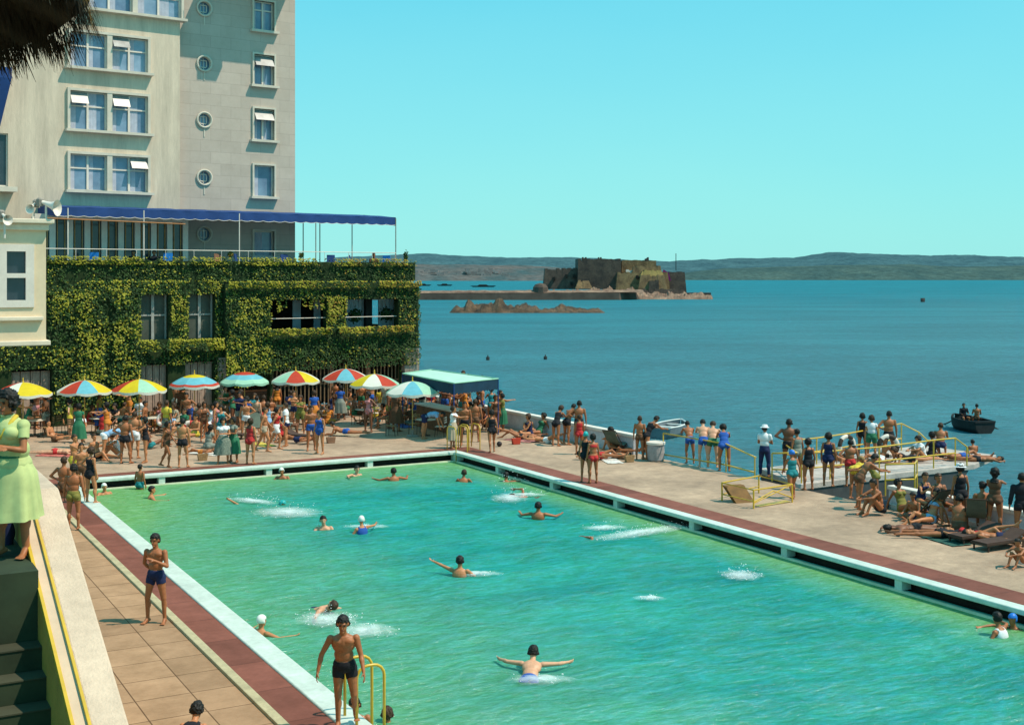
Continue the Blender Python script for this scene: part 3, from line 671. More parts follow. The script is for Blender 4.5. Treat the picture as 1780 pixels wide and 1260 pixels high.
# ---- ivy leaves
def ivy():
    rg=np.random.RandomState(11); V=[];Fs=[];MI=[]
    def patch(x0,x1,z0,z1,y,dens,bul=.12,top=0.0,bright=.3,holes=(),side=False,up=.55):
        dens=dens*1.9
        n=int((x1-x0)*(z1-z0)*dens)
        for i in range(n):
            x=rg.uniform(x0,x1); z=rg.uniform(z0,z1)
            if any(a<x<b and c<z<d for a,b,c,d in holes): 
                if rg.rand()<.995: continue
            nz=noise.fractal(Vector((x*.8,z*.8,y)),.7,2,4)
            if nz<-.42 and rg.rand()<.8: continue
            yy=y-bul*(.4+.9*abs(nz)+.5*rg.rand())
            t=(z-z0)/(z1-z0)
            # leaves hang: normal outward and up
            nr=Vector((rg.normal(0,.45),-1,rg.normal(up,.45))).normalized()
            s=rg.uniform(.036,.07)*(1.35 if rg.rand()<.18 else 1)
            a=nr.orthogonal().normalized(); a.rotate(Matrix.Rotation(rg.uniform(0,6.28),3,nr)); b=nr.cross(a)
            P=Vector((x,yy,z)) if not side else Vector((-yy+y*2 if False else y+bul*(.3+.8*rg.rand()),x,z))
            if side: a=Vector((a.y,a.x,a.z)); b=Vector((b.y,b.x,b.z))
            k=len(V); V.extend([P-a*s,P-b*s*.7,P+a*s*.9,P+b*s*.7]); Fs.append((k,k+1,k+2,k+3))
            pb_=bright*(1.0+2.2*nz)+ (top if t>.80 else 0)  # light caught by ledge tops imitated with more bright leaves
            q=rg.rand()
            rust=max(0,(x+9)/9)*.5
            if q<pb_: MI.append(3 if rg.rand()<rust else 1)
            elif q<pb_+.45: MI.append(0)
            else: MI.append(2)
    XL=BX(-15)
    H=o1+og+o2
    hol=[(a-.06,b+.06,c+.02 if c>0 else -1,d-.02) for a,b,c,d in H]
    # parapet
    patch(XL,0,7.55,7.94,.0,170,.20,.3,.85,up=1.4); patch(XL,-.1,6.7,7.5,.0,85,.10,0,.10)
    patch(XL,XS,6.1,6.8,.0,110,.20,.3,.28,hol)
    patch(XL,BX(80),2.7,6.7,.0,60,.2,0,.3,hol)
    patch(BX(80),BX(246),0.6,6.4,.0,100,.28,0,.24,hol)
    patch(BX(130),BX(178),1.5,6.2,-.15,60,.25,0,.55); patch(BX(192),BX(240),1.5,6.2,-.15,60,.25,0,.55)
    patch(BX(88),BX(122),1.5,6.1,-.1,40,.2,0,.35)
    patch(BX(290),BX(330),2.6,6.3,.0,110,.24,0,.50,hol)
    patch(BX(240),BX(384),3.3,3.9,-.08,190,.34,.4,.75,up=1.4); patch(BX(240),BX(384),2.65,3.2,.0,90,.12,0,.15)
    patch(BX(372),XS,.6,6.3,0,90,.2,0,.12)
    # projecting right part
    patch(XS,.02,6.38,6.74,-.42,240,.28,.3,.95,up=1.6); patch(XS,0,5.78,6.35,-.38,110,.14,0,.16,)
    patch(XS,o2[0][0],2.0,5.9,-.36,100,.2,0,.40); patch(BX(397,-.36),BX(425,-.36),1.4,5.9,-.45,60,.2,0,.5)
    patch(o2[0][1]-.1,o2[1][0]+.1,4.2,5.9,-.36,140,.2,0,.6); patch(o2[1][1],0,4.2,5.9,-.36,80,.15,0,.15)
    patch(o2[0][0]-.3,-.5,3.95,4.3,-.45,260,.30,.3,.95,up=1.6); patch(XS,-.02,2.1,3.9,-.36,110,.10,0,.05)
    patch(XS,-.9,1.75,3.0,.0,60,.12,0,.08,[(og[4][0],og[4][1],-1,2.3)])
    for _ in range(8):
        x=rg.uniform(o2[0][0]+.2,o2[0][1]-.2); patch(x-.12,x+.12,rg.uniform(5.1,5.5),5.8,-.3,70,.1,0,.5)
    patch(.4,3.2,1.9,7.7,0.0,60,.14,0,.3,side=True); patch(-.35,.3,2.4,6.6,0.0,90,.16,0,.3,side=True)
    me=bpy.data.meshes.new('ivy'); me.from_pydata([tuple(p) for p in V],[],Fs)
    for q in (M_lf1,M_lf2,M_lf3,M_lf4): me.materials.append(q)
    me.polygons.foreach_set('material_index',MI)
    o=bpy.data.objects.new('ivy',me); COL.objects.link(o); o.location=BCL; o.rotation_euler=(0,0,BA)
    tag(o,'thick yellow green ivy covering the terrace block walls and parapet','ivy'); print('ivy leaves',len(Fs))
ivy()

# ---- roof terrace: rail, awning, glazed gallery
e=empty('terrace_railing',BCL,BA); tag(e,'thin white railing above the ivy parapet along the roof terrace','railing')
m=MB(); xL=BX(78)
m.tube([(xL,.12,8.28),(BX(690),.12,8.28)],.022,6); m.build('top_rail',M_white,e)
m=MB(); x=xL
while x<BX(690): m.tube([(x,.12,7.7),(x,.12,8.28)],.014,5); x+=1.45
m.build('baluster',M_white,e)
aw=empty('terrace_awning',BCL,BA); tag(aw,'long blue canvas awning over the roof terrace with white scalloped edge','awning')
x0=BX(100,.3); x1=BX(688,.3); zf=10.2
m=MB(); n=60
vs_=[];fs=[]
for i in range(n+1):
    x=x0+(x1-x0)*i/n
    sag=.03*math.sin(i*1.05)
    vs_+=[(x+(.9 if i==0 else 0)*0,TY-.02,zf+.32),(x,2.0,zf+.20+sag),(x,.3,zf+.04)]
for i in range(n):
    a=i*3; fs+=[(a,a+3,a+4,a+1),(a+1,a+4,a+5,a+2)]
m.add(vs_,fs); m.build('canopy',M_blue,aw)
m=MB(); vs_=[];fs=[];n=240
for i in range(n+1):
    x=x0+(x1-x0)*i/n; ph=(i%8)/8; zs=zf-.36-.05*abs(math.sin(math.pi*ph)); yy=.3+.015*math.sin(i*.4)
    vs_+=[(x,yy,zf+.05),(x,yy-.01,zs+.022),(x,yy-.012,zs)]
for i in range(n):
    a=i*3; m.mi=0; fs.append((a,a+3,a+4,a+1))
m.add(vs_,fs); m.mi=1; m.add(vs_,[(i*3+1,i*3+4,i*3+5,i*3+2) for i in range(n)])
m.mi=0; m.add([(x1,.3,zf+.05),(x1,TY,zf+.34),(x1,TY,zf-.1),(x1,.3,zf-.42)],[(0,1,2,3)]); m.add([(x0,.3,zf+.05),(x0,TY,zf+.34),(x0,TY,zf-.1),(x0,.3,zf-.42)],[(0,1,2,3)])
m.build('valance',[M_blue,M_white],aw)
for (u,y,zt) in ((688,.3,zf),(612,TY+.3,zf+.3),(527,TY+.3,zf+.3),(549,TY+2.5,zf+.3),(556,TY,zf+.3),(416,.3,zf),(250,.3,zf),(118,.3,zf)):
    m=MB(); x=BX(u,y); m.tube([(x,y,6.9),(x,y,zt)],.028,6); m.build('post',M_greyst if u>500 else M_white,aw)
m=MB(); m.add([(xr+.1,TY-.02,zf+.33),(x1,TY-.02,zf+.33),(x1-2.0,TY+2.5,zf+.2),(xr+.1,TY+2.5,zf+.2)],[(0,1,2,3)]); m.build('rear_canopy',M_blue,aw)
m=MB(); m.tube([(x0-.6,.25,zf-.50),(BX(322,.25),.25,zf-.62)],.035,6); m.build('front_bar',mat('rust_orange_paint',(.42,.18,.07),.7,.3,4),aw)
# gallery
ga=empty('glazed_gallery',BCL,BA); tag(ga,'white framed glazed gallery under the left end of the blue awning','gallery')
gy=2.4; xa=BX(60,gy); xb=BX(322,gy); 
m=MB(); k=9
for i in range(k+1):
    x=xa+(xb-xa)*i/k; m.box(x-.14,x+.14,gy-.05,gy+.05,6.9,9.85)
m.box(xa,xb,gy-.06,gy+.06,9.75,10.0); m.box(xa,xb,gy-.045,gy+.05,6.9,7.35); m.box(xb-.05,xb+.1,gy+.05,TY-.05,6.9,10.0)
m.build('frame',M_white,ga)
m=MB(); 
for i in range(k):
    x=xa+(xb-xa)*(i+.5)/k
    for dx in (-.18,.18): m.box(x+dx-.02,x+dx+.02,gy+.0,gy+.03,7.35,9.75)
m.build('mullion',mat('orange_wood',(.50,.26,.09),.6,.3,3),ga)
m=MB(); m.box(xa,xb,gy+.07,gy+.08,7.3,9.8); m.build('glass',M_paned,ga)
# terrace furniture
def tchair(x,y,col,rz,lab):
    e=empty('terrace_chair',BF(x,y,6.9),BA+rz); tag(e,lab,'chair','chairs on the roof terrace')
    m=MB(); m.box(-.24,.24,-.24,.24,.42,.46); m.build('seat',col,e)
    m=MB(); m.hexa([(-.24,.20,.46),(.24,.20,.46),(.24,.24,.46),(-.24,.24,.46)],[(-.22,.32,1.25),(.22,.32,1.25),(.22,.36,1.25),(-.22,.36,1.25)]); m.build('backrest',col,e)
    for sx in (-.22,.22):
        for sy in (-.2,.2):
            m=MB(); m.tube([(sx,sy,0),(sx,sy,.44)],.018,5); m.build('leg',M_white,e)
for (u,c,lab) in ((158,M_bluel,'light blue terrace chair above the ivy, leftmost under the awning'),(290,M_bluel,'light blue terrace chair right of the waiters on the gallery'),(385,M_brown,'brown terrace chair below the round window'),(420,M_blue,'dark blue terrace chair left of the lowest stone window'),(500,M_blue,'dark blue terrace chair at the tower corner'),(578,M_blue,'dark blue terrace chair under the middle of the open awning'),(618,M_blue,'dark blue terrace chair left of the seated terrace guest'),(668,M_bluel,'light blue terrace chair beside the end post of the awning')):
    tchair(BX(u,.8),.8,c,random.uniform(-1,1),lab)
for i,(u,lab) in enumerate(((523,'small bush on the ivy parapet at the tower corner'),(707,'slim bush in a pot on the corner of the ivy parapet'),(400,'low plant on the parapet left of the lowest stone window'))):
    x=BX(u,.2); p=BF(x,.15 if u<700 else .3,8.1); bush('parapet_plant',p,.28,[M_lf1,M_lf4,M_lf3],120,lab,sq=(.6,.6,1.4 if u>700 else .7),leaf=.08,seed=40+i)

# ---- pale bay of the left wing with its loudspeakers
c0=AT(80,600,30.0); bx,by=toP(c0); z0=c0.z; ztop=AT(80,388,30.0).z
bay=empty('white_bay',PCL,PA); tag(bay,'cream painted bay with a dark sash window at the left edge','building')
wx0=bx-1.75; w1=(AT(5,430,29.2),AT(50,528,29.5))
def bxu(u,y=by):  # pool-frame x where view ray u meets plane y
    k=(u-CU)/F; dx,dy=pa.x,pa.y; ox,oy=PC.x-pb.x*y,PC.y-pb.y*y
    return (k*oy-ox)/(dx-k*dy)
wxa,wxb=bxu(6),bxu(50); Yw=PF((wxa+wxb)/2,by).y
zt_=CH+(HV-432)*Yw/F; zb_=CH-(527-HV)*Yw/F
m=MB(); wallgrid(m,bx-8,bx,z0+.12,ztop-.18,by,by+.3,[(wxa,wxb,zb_,zt_)]); m.box(bx-.3,bx,by+.3,by+3,z0+.12,ztop-.18); 
m.build('wall',mat('bay_paint',(.78,.60,.40),.7,.12,1,stain=.08),bay)
m=MB(); m.box(bx-8,bx+.09,by-.12,by+3.1,z0,z0+.12); m.box(bx-8,bx+.16,by-.22,by+3.2,ztop-.02,ztop+.09); m.box(bx-8,bx+.06,by-.10,by+3.1,ztop-.18,ztop-.02)
m.box(wxa-.3,wxb+.32,by-.13,by,zb_-.42,zb_-.32)
bevel(m.build('cornice',mat('cornice_paint',(.80,.66,.50),.7,.15,1.5,stain=.12),bay),.02)
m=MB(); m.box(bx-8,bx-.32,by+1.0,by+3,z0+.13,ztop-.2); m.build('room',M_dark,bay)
m=MB(); fw=.07
for a,b,c,d in ((wxa-.1,wxa+fw,zb_-.1,zt_+.1),(wxb-fw,wxb+.12,zb_-.1,zt_+.1),(wxa+fw,wxb-fw,zt_-fw,zt_+.1),(wxa+fw,wxb-fw,zb_-.1,zb_+fw),(wxa+fw,wxb-fw,(zb_+zt_)/2-.05,(zb_+zt_)/2+.06)): m.box(a,b,by-.04,by+.1,c,d)
wn=m.build('window',M_white,bay); p=MB(); p.box(wxa,wxb,by+.11,by+.13,zb_,zt_); p.build('pane',M_paned,wn)
def speaker(p,ang,lab,sc=1):
    e=empty('loudspeaker',p,ang); tag(e,lab,'loudspeaker','loudspeakers on the bay roof')
    m=MB(); m.tube([(0,0,-.45),(0,0,.1)],.025,6); m.build('pole',M_white,e)
    m=MB(); prof=[(.05,0),(.06,.12),(.09,.25),(.16,.38),(.21,.42)]
    vs_=[];fs=[];n=16
    for r,d in prof:
        for k in range(n): a=2*math.pi*k/n; vs_.append((d*sc-.1,r*math.cos(a)*sc,.12+r*math.sin(a)*sc-.35*d))
    for i in range(len(prof)-1):
        for k in range(n): fs.append((i*n+k,i*n+(k+1)%n,(i+1)*n+(k+1)%n,(i+1)*n+k))
    fs.append(tuple(range(n))); m.add(vs_,fs); m.build('horn',M_white,e,smooth=True)
    m=MB(); m.lathe([(.08,-.1),(.09,.06),(.05,.1)],(-.16,0,.12),10); m.build('driver',M_greyst,e)
Ys=29.0
speaker(AT(80,360,Ys+1),R(-10),'white horn loudspeaker pointing right on the bay roof',.95)
speaker(AT(57,362,Ys+1),R(-100),'white loudspeaker facing the pool on the bay roof',.55)
speaker(AT(8,381,Ys+.2),R(-40),'white horn loudspeaker low at the left edge of the bay roof',.6)
# ------------------------------------------------------------------ parasols
C_Y=mat('canvas_yellow',(.72,.56,.02),.75,.12,3,trans=.25); C_W=mat('canvas_white',(.80,.80,.70),.75,.08,3,trans=.25)
C_B=mat('canvas_pale_blue',(.16,.50,.60),.75,.15,3,trans=.25); C_R=mat('canvas_red',(.55,.06,.03),.75,.15,3,trans=.25); C_G=mat('canvas_mint',(.38,.68,.50),.75,.12,3,trans=.25)
C_PINK=mat('canvas_pink',(.70,.45,.40),.75,.12,3,trans=.25)
def parasol(p, cols, label, rings=None, r=1.19, rot=0.0, tilt=(0,0), zr=1.95):
    e=empty('parasol',p,rot); tag(e,label,'parasol','row of striped parasols on the far deck')
    nseg=8; sub=5; nr=9; H=.46
    m=MB(); m.mi=0
    def P(a,t):
        # a in segments, t 0..1 from apex to rim
        seg=int(a)%nseg; f=a-int(a); ang=2*math.pi*a/nseg
        rr=r*t*(1-.035*math.sin(math.pi*f)*t); z=zr+H*(1-t**1.75)+.015*0
        return Vector((rr*math.cos(ang),rr*math.sin(ang),z-.05*t*math.sin(math.pi*f)*t))
    for s in range(nseg):
        for j in range(nr):
            t0,t1=j/nr,(j+1)/nr
            if rings: m.mi=rings[min(len(rings)-1,int(len(rings)*t0+.01))]
            else: m.mi=cols_idx[s] if False else s%len(cols)
            for q in range(sub):
                a0=s+q/sub; a1=s+(q+1)/sub
                if q==sub-1: a1=s+.99999
                vs_=[P(a0,max(t0,.001)),P(a0,t1),P(a1,t1),P(a1,max(t0,.001))]
                m.add(vs_,[(0,1,2,3)])
    o=m.build('canopy',cols,e,smooth=True)
    # valance
    m=MB()
    for s in range(nseg*sub):
        a0=s/sub; a1=(s+1)/sub-.00001
        p0=P(a0,1); p1=P(a1,1); d=Vector((0,0,-.09-.03*math.sin(math.pi*((s%sub)/sub))))
        m.add([p0,p1,p1+d,p0+d],[(0,1,2,3)])
    m.build('valance',cols[-1] if rings else C_W,e)
    m=MB(); m.tube([(0,0,0),(0,0,zr+H+.02)],.024,8); m.build('pole',mat('varnished_pole',(.55,.34,.10),.5,.3,4),e)
    m=MB(); m.lathe([(.05,-.02),(.035,.04),(.02,.10),(.03,.14),(.008,.22)],(0,0,zr+H),8); m.build('finial',M_yel,e)
    m=MB()
    for s in range(nseg):
        a=2*math.pi*s/nseg; pts=[P(s,.25)-Vector((0,0,.03)),P(s,.6)-Vector((0,0,.03)),P(s,.98)-Vector((0,0,.02))]; m.tube(pts,.008,4)
        m.tube([(0,0,zr-.05),P(s,.5)-Vector((0,0,.04))],.007,4)
    m.build('ribs',M_white,e)
    m=MB(); m.lathe([(.28,0),(.28,.06),(.06,.09),(.05,.3)],(0,0,0),16); m.build('base',M_greyst,e)
    return e
def ug(u,vr,zr=1.95):   # ground point for a parasol whose rim plane projects at row vr
    Y=F*(CH-zr)/(vr-HV); return Vector(((u-CU)/F*Y,Y,0))
def rot_for(p,seg):   # rotate so that segment seg faces the camera
    a=math.atan2(-p.y,-p.x); return a-2*math.pi*(seg+.5)/8
UM=[]
def um(u,v,cols,label,rings=None,seg=0,off=0.0,**k):
    p=ug(u,v); UM.append(p); return parasol(p,cols,label,rings,rot=rot_for(p,seg)+off,**k)
um(40,683,[C_Y,C_Y,C_W,C_R,C_Y,C_W,C_R,C_W],'yellow and white parasol leftmost of the row, behind the woman in green',seg=0,off=.2,r=1.22)
um(147,679,[C_B,C_Y,C_PINK,C_R,C_B,C_Y,C_W,C_R],'parasol with a pale blue panel between red and yellow, second from the left',seg=0,off=.1)
um(242,677,[C_G,C_Y,C_W,C_Y,C_R,C_Y,C_R,C_Y],'parasol with yellow panel beside a white one, over the orange red float',seg=0,off=.35)
um(338,668,[C_Y,C_B,C_R,C_W],'ring striped parasol, yellow top, blue band and red band near the rim',rings=[0,0,0,0,1,1,1,1,2,3])
um(425,663,[C_R,C_B,C_G],'ring striped parasol, red top and pale blue band, in front of the red flowers',rings=[0,0,0,0,1,1,1,2,2])
um(514,661,[C_R,C_Y,C_W,C_G,C_R,C_Y,C_W,C_G],'parasol with one red panel facing the pool between white and yellow panels',seg=0,off=0.0)
um(601,657,[C_B,C_R,C_W,C_R,C_B,C_R,C_W,C_R],'parasol with pale blue panel between two red ones, by the timber grille',seg=0)
um(651,667,[C_W,C_R,C_G,C_Y,C_W,C_R,C_G,C_Y],'parasol with white panel between yellow and red, second from the awning',seg=0,off=-.1)
um(717,681,[C_B,C_G,C_G,C_W,C_B,C_G,C_G,C_W],'plain pale blue and mint parasol, rightmost of the row beside the awning',seg=0)

# ------------------------------------------------------------------ bar awning by the sea
e=empty('bar_awning'); tag(e,'square awning with mint white top and dark blue valance by the sea','awning')
Q=[AT(789,667,52.3),AT(866,659,55.0),AT(750,643,60.5),AT(700,650,57.5)]
top=[Vector((q.x,q.y,q.z)) for q in Q]
m=MB(); n=10; vs_=[]
for j in range(n+1):
    for i in range(n+1):
        a=top[0].lerp(top[1],i/n); b=top[3].lerp(top[2],i/n); q=a.lerp(b,j/n); sgn=math.sin(math.pi*i/n)*math.sin(math.pi*j/n); vs_.append((q.x,q.y,q.z+.05*sgn+.012*math.sin(i*3.1)*math.sin(j*2.)))
m.add(vs_,[(j*(n+1)+i,j*(n+1)+i+1,(j+1)*(n+1)+i+1,(j+1)*(n+1)+i) for j in range(n) for i in range(n)])
m.build('canopy',mat('mint_white_canvas',(.44,.66,.56),.8,.12,1.2,trans=.1),e,smooth=True)
m=MB(); M_navy=mat('navy_canvas',(.008,.04,.075),.85,.3,2)
for a,b in ((0,1),(1,2),(2,3),(3,0)):
    p,q=top[a],top[b]; n=14
    for i in range(n):
        c=p.lerp(q,i/n); d=p.lerp(q,(i+1)/n); m.add([c,d,d-Vector((0,0,.42)),(c+d)/2-Vector((0,0,.47)),c-Vector((0,0,.42))],[(0,1,2,3,4)])
m.build('valance',M_navy,e)
for i in range(4):
    m=MB(); m.tube([(top[i].x,top[i].y,0),top[i]],.03,6); m.build('post',M_blue,e)
m=MB(); 
for a,b in ((0,1),(1,2),(2,3),(3,0)): m.tube([top[a]+Vector((0,0,.02)),top[b]+Vector((0,0,.02))],.03,6)
m.build('frame',C_G,e)
ctr=(top[0]+top[1]+top[2]+top[3])/4
e=empty('bar_counter',(ctr.x-.3,ctr.y+.6,0),PA); tag(e,'dark bar counter under the square awning','counter')
m=MB(); m.box(-.35,.35,-1.8,1.8,0,1.0); m.build('counter',M_brown,e); m=MB(); m.box(-.42,.42,-1.9,1.9,1.0,1.06); m.build('top',M_white,e)

# ------------------------------------------------------------------ tables and chairs (prototype, then copies)
M_wick=mat('wicker',(.30,.18,.08),.8,.4,12,.5,60); M_dkwood=mat('dark_chair_wood',(.05,.03,.02),.6,.3,4); M_sling=mat('striped_sling',(.10,.13,.10),.9,.3,3)
def mk_table():
    e=empty('cafe_table'); m=MB(); m.lathe([(.44,0),(.46,.015),(.44,.03)],(0,0,.70),20); m.build('tabletop',mat('table_paint',(.55,.50,.42),.5,.2,3),e)
    m=MB(); m.tube([(0,0,.02),(0,0,.70)],.03,8); m.build('column',M_dkwood,e); m=MB(); m.lathe([(.22,0),(.2,.03),(.03,.06)],(0,0,0),12); m.build('foot',M_dkwood,e); return e
def mk_chair(mt):
    e=empty('cafe_chair')
    m=MB(); m.box(-.21,.21,-.21,.21,.43,.46); bevel(m.build('seat',mt,e),.01)
    m=MB()
    for z in (.60,.70,.80): m.box(-.20,.20,-.225,-.20,z,z+.06)
    m.build('backrest',mt,e)
    for sx in (-.19,.19):
        m=MB(); m.tube([(sx,-.20,0),(sx,-.19,.45),(sx,-.24,.88)],.014,5); m.build('leg',M_dkwood,e)
        m=MB(); m.tube([(sx,.22,0),(sx,.18,.45)],.014,5); m.build('leg',M_dkwood,e)
    return e
def mk_deckchair():
    e=empty('deckchair')
    m=MB()
    for sx in (-.28,.28):
        m.tube([(sx,-.55,1.0),(sx,.45,.02)],.018,5); m.tube([(sx*.94,.60,.42),(sx*.94,-.30,.02)],.018,5)
    m.tube([(-.28,-.55,1.0),(.28,-.55,1.0)],.018,5); m.tube([(-.27,.60,.42),(.27,.60,.42)],.018,5); m.build('frame',M_dkwood,e)
    n=10; vs_=[]
    for i in range(n+1):
        t=i/n; y=-.55+1.15*t; z=1.0-.58*t-.30*math.sin(math.pi*t); vs_+=[(-.25,y,z),(.25,y,z)]
    m=MB(); m.add(vs_,[(2*i,2*i+1,2*i+3,2*i+2) for i in range(n)]); m.build('sling',M_sling,e,smooth=True); return e
def mk_lounger():
    e=empty('sun_lounger'); m=MB()
    for sx in (-.3,.3): m.box(sx-.02,sx+.02,-.9,.9,.20,.25)
    m.box(-.3,.3,-.9,-.86,.20,.25); m.box(-.3,.3,.86,.9,.20,.25); m.build('frame',M_dkwood,e)
    m=MB(); n=12; m.hexa([(-.28,-.88,.24),(.28,-.88,.24),(.28,.30,.24),(-.28,.30,.24)],[(-.28,-.88,.29),(.28,-.88,.29),(.28,.30,.29),(-.28,.30,.29)])
    m.hexa([(-.28,.30,.24),(.28,.30,.24),(.28,.88,.50),(-.28,.88,.50)],[(-.28,.30,.29),(.28,.30,.29),(.28,.86,.55),(-.28,.86,.55)]); m.build('mattress',mat('brown_mattress',(.07,.04,.03),.85,.3,3),e)
    for sx in (-.27,.27):
        for y in (-.8,.7): m=MB(); m.box(sx-.02,sx+.02,y-.02,y+.02,0,.2); m.build('leg',M_dkwood,e)
    return e
T0=mk_table(); CH0=mk_chair(M_wick); CH1=mk_chair(M_white); DK=mk_deckchair(); LO=mk_lounger()
_first={}
def place(proto,key,p,rz,label,cat,group):
    o=copy_tree(proto) if _first.get(key) else proto
    x_,y_=toP(p)
    if -30<y_<-16.9 and 5.6<x_<9: p=PF(5.6,y_,0)
    _first[key]=1; o.location=p; o.rotation_euler=(0,0,rz); tag(o,label,cat,group)
    if key=='lo': o.scale=(.85,.85,.8)
    return o
UN=['the leftmost yellow parasol','the blue and red parasol','the parasol by the orange float','the yellow topped striped parasol','the red topped striped parasol','the red panelled parasol','the parasol by the grille','the white and red parasol','the mint parasol']
WH=['left of','right of','behind','in front of']
rg=random.Random(21)
for i,p in enumerate(UM):
    a0=rg.uniform(0,6.28)
    tp=p+Vector((.62*math.cos(a0),.62*math.sin(a0),0))
    place(T0,'t',tp,0,'small round cafe table beneath '+UN[i],'table','round cafe tables under the parasols')
    for k,(dx,dy) in enumerate(((-1.05,.1),(1.1,.15),(.1,1.0),(.0,-1.1))):
        if k==3 and i>=6: continue
        q=p+Vector((dx+rg.uniform(-.2,.2),dy+rg.uniform(-.2,.2),0)); rz=math.atan2(-(p-q).x,(p-q).y)+rg.uniform(-.4,.4)
        wk = (i+k)%3==0
        place(CH1 if wk else CH0,'c1' if wk else 'c0',q,rz,('white' if wk else 'wicker')+' cafe chair '+WH[k]+' '+UN[i],'chair','cafe chairs around the parasol tables')
# extra tables between parasols, nearer the pool
for i,(u,v,l) in enumerate(((215,752,'left of the orange float'),(300,748,'just left of the man standing in parasol shade'),(375,744,'between the two ring striped parasols'),(470,742,'just left of the red panelled parasol'),(530,738,'just right of the red panelled parasol'))):
    p=G(u,v); place(T0,'t',p,0,'cafe table in the sun '+l,'table','round cafe tables out in the sun')
    for k,(dx,dy) in enumerate(((-.8,.0),(.8,.1))):
        place(CH0,'c0',p+Vector((dx,dy,0)),R(-90 if k==0 else 90),'wicker chair %s of the sunny table %s'%(('left','right')[k],l),'chair','cafe chairs at the sunny tables')
# loungers / deckchairs
for (u,v,rz,l) in ((400,762,70,'dark lounger on the sunny deck behind the woman in the grey green skirt'),(520,764,60,'dark lounger behind the man in blue trunks'),(1695,940,-62,'dark brown lounger on the right deck, left one of the pair'),(1738,952,-62,'dark brown lounger nearest the right edge of the deck')):
    place(LO,'lo',G(u,v),R(rz),l,'lounger','sun loungers')
for (u,v,rz,l) in ((1069,790,60-90,'deckchair of the person facing the sea near the barrel bollard'),(352,752,160,'deckchair near the red and white life ring'),(445,758,200,'deckchair just right of the woman in the red swimsuit'),(1733,920,-20,'folding deckchair by the sea wall at the right edge'),(1640,905,30,'deckchair behind the reclining woman on the right deck')):
    place(DK,'dk',G(u,v),R(rz),l,'deckchair','canvas deckchairs')

# ------------------------------------------------------------------ flower planters
def planter(u,v,w,lab,seed,hgt=1.05):
    p=G(u,v); e=empty('planter_box',p,R(32)); tag(e,lab,'planter')
    m=MB(); m.box(-w/2,w/2,-.35,.35,0,hgt*.8); m.build('box',mat_brick('planter_brick',(.22,.13,.09),(.07,.04,.03),.32,.09,True,var=.4),e)
    m=MB(); m.box(-w/2-.06,w/2+.06,-.41,.41,hgt*.8,hgt*.8+.08); bevel(m.build('ledge',mat('terracotta_ledge',(.42,.17,.09),.8,.3,3),e),.015)
    f=bush('flowers',(0,0,hgt*.8+.5),1,[M_lf3,M_lf1,M_flr,M_flr,M_fly],int(520*w/2),leaf=.07,sq=(w/2*.95,.35,.62),parent=e,seed=seed)
planter(434,711,2.4,'brick planter full of red flowers under the red topped parasol',5,1.2)
planter(196,728,3.2,'long brick planter with red and yellow flowers under the ivy on the left',6,1.3)
# orange float leaning
p=G(262,745); e=empty('beach_float',p); tag(e,'long orange red beach float leaning beside the yellow panelled parasol pole','float')
m=MB(); a=AT(247,683,p.y); b=AT(272,722,p.y)
m.tube([a,a.lerp(b,.5)+Vector((.05,0,.03)),b],.13,10); m.build('body',mat('orange_red_canvas',(.58,.10,.02),.7,.2,2),e,smooth=True)
m=MB(); m.tube([b,Vector((p.x+.4,p.y,0.02))],.03,6); m.build('stick',M_brown,e)
def ring(p,r,t,lab,rx,rz,cols=None):
    e=empty('life_ring',p,rz); e.rotation_euler=(rx,0,rz); tag(e,lab,'life ring')
    cols=cols or [M_white,mat('ring_red',(.55,.05,.04),.5,.2)]
    m=MB(); n=40;k=10; vs_=[]
    for i in range(n):
        A=2*math.pi*i/n
        for j in range(k): B=2*math.pi*j/k; vs_.append(((r+t*math.cos(B))*math.cos(A),(r+t*math.cos(B))*math.sin(A),t*math.sin(B)))
    for i in range(n):
        m.mi=1 if (i//5)%2 else 0
        m.add([vs_[i*k+j] if q==0 else vs_[((i+1)%n)*k+j] for q in (0,1) for j in range(k)],[(j,(j+1)%k,k+(j+1)%k,k+j) for j in range(k)])
    m.build('ring',cols,e,smooth=True)
p=G(330,766); ring(p+Vector((0,0,.5)),.27,.10,'red and white swim ring carried in the crowd near the man in black trunks',R(80),R(10))
p=G(283,770); ring(p+Vector((0,0,1.0)),.24,.07,'pink rubber swim ring beside the orange float',R(70),R(-20),[C_PINK,M_white])

# ------------------------------------------------------------------ yellow handrails
def rail_obj(paths,posts,label,r=.028,name='handrail'):
    e=empty(name); tag(e,label,'handrail')
    for pts in paths: m=MB(); m.tube(pts,r,8); m.build('rail',M_yel,e,smooth=True)
    for a,b in posts: m=MB(); m.tube([a,b],r*.9,6); m.build('post',M_yel,e)
    return e
def atz(u,v,z): return G(u,v,z)
def up(p,z): return Vector((p.x,p.y,z))
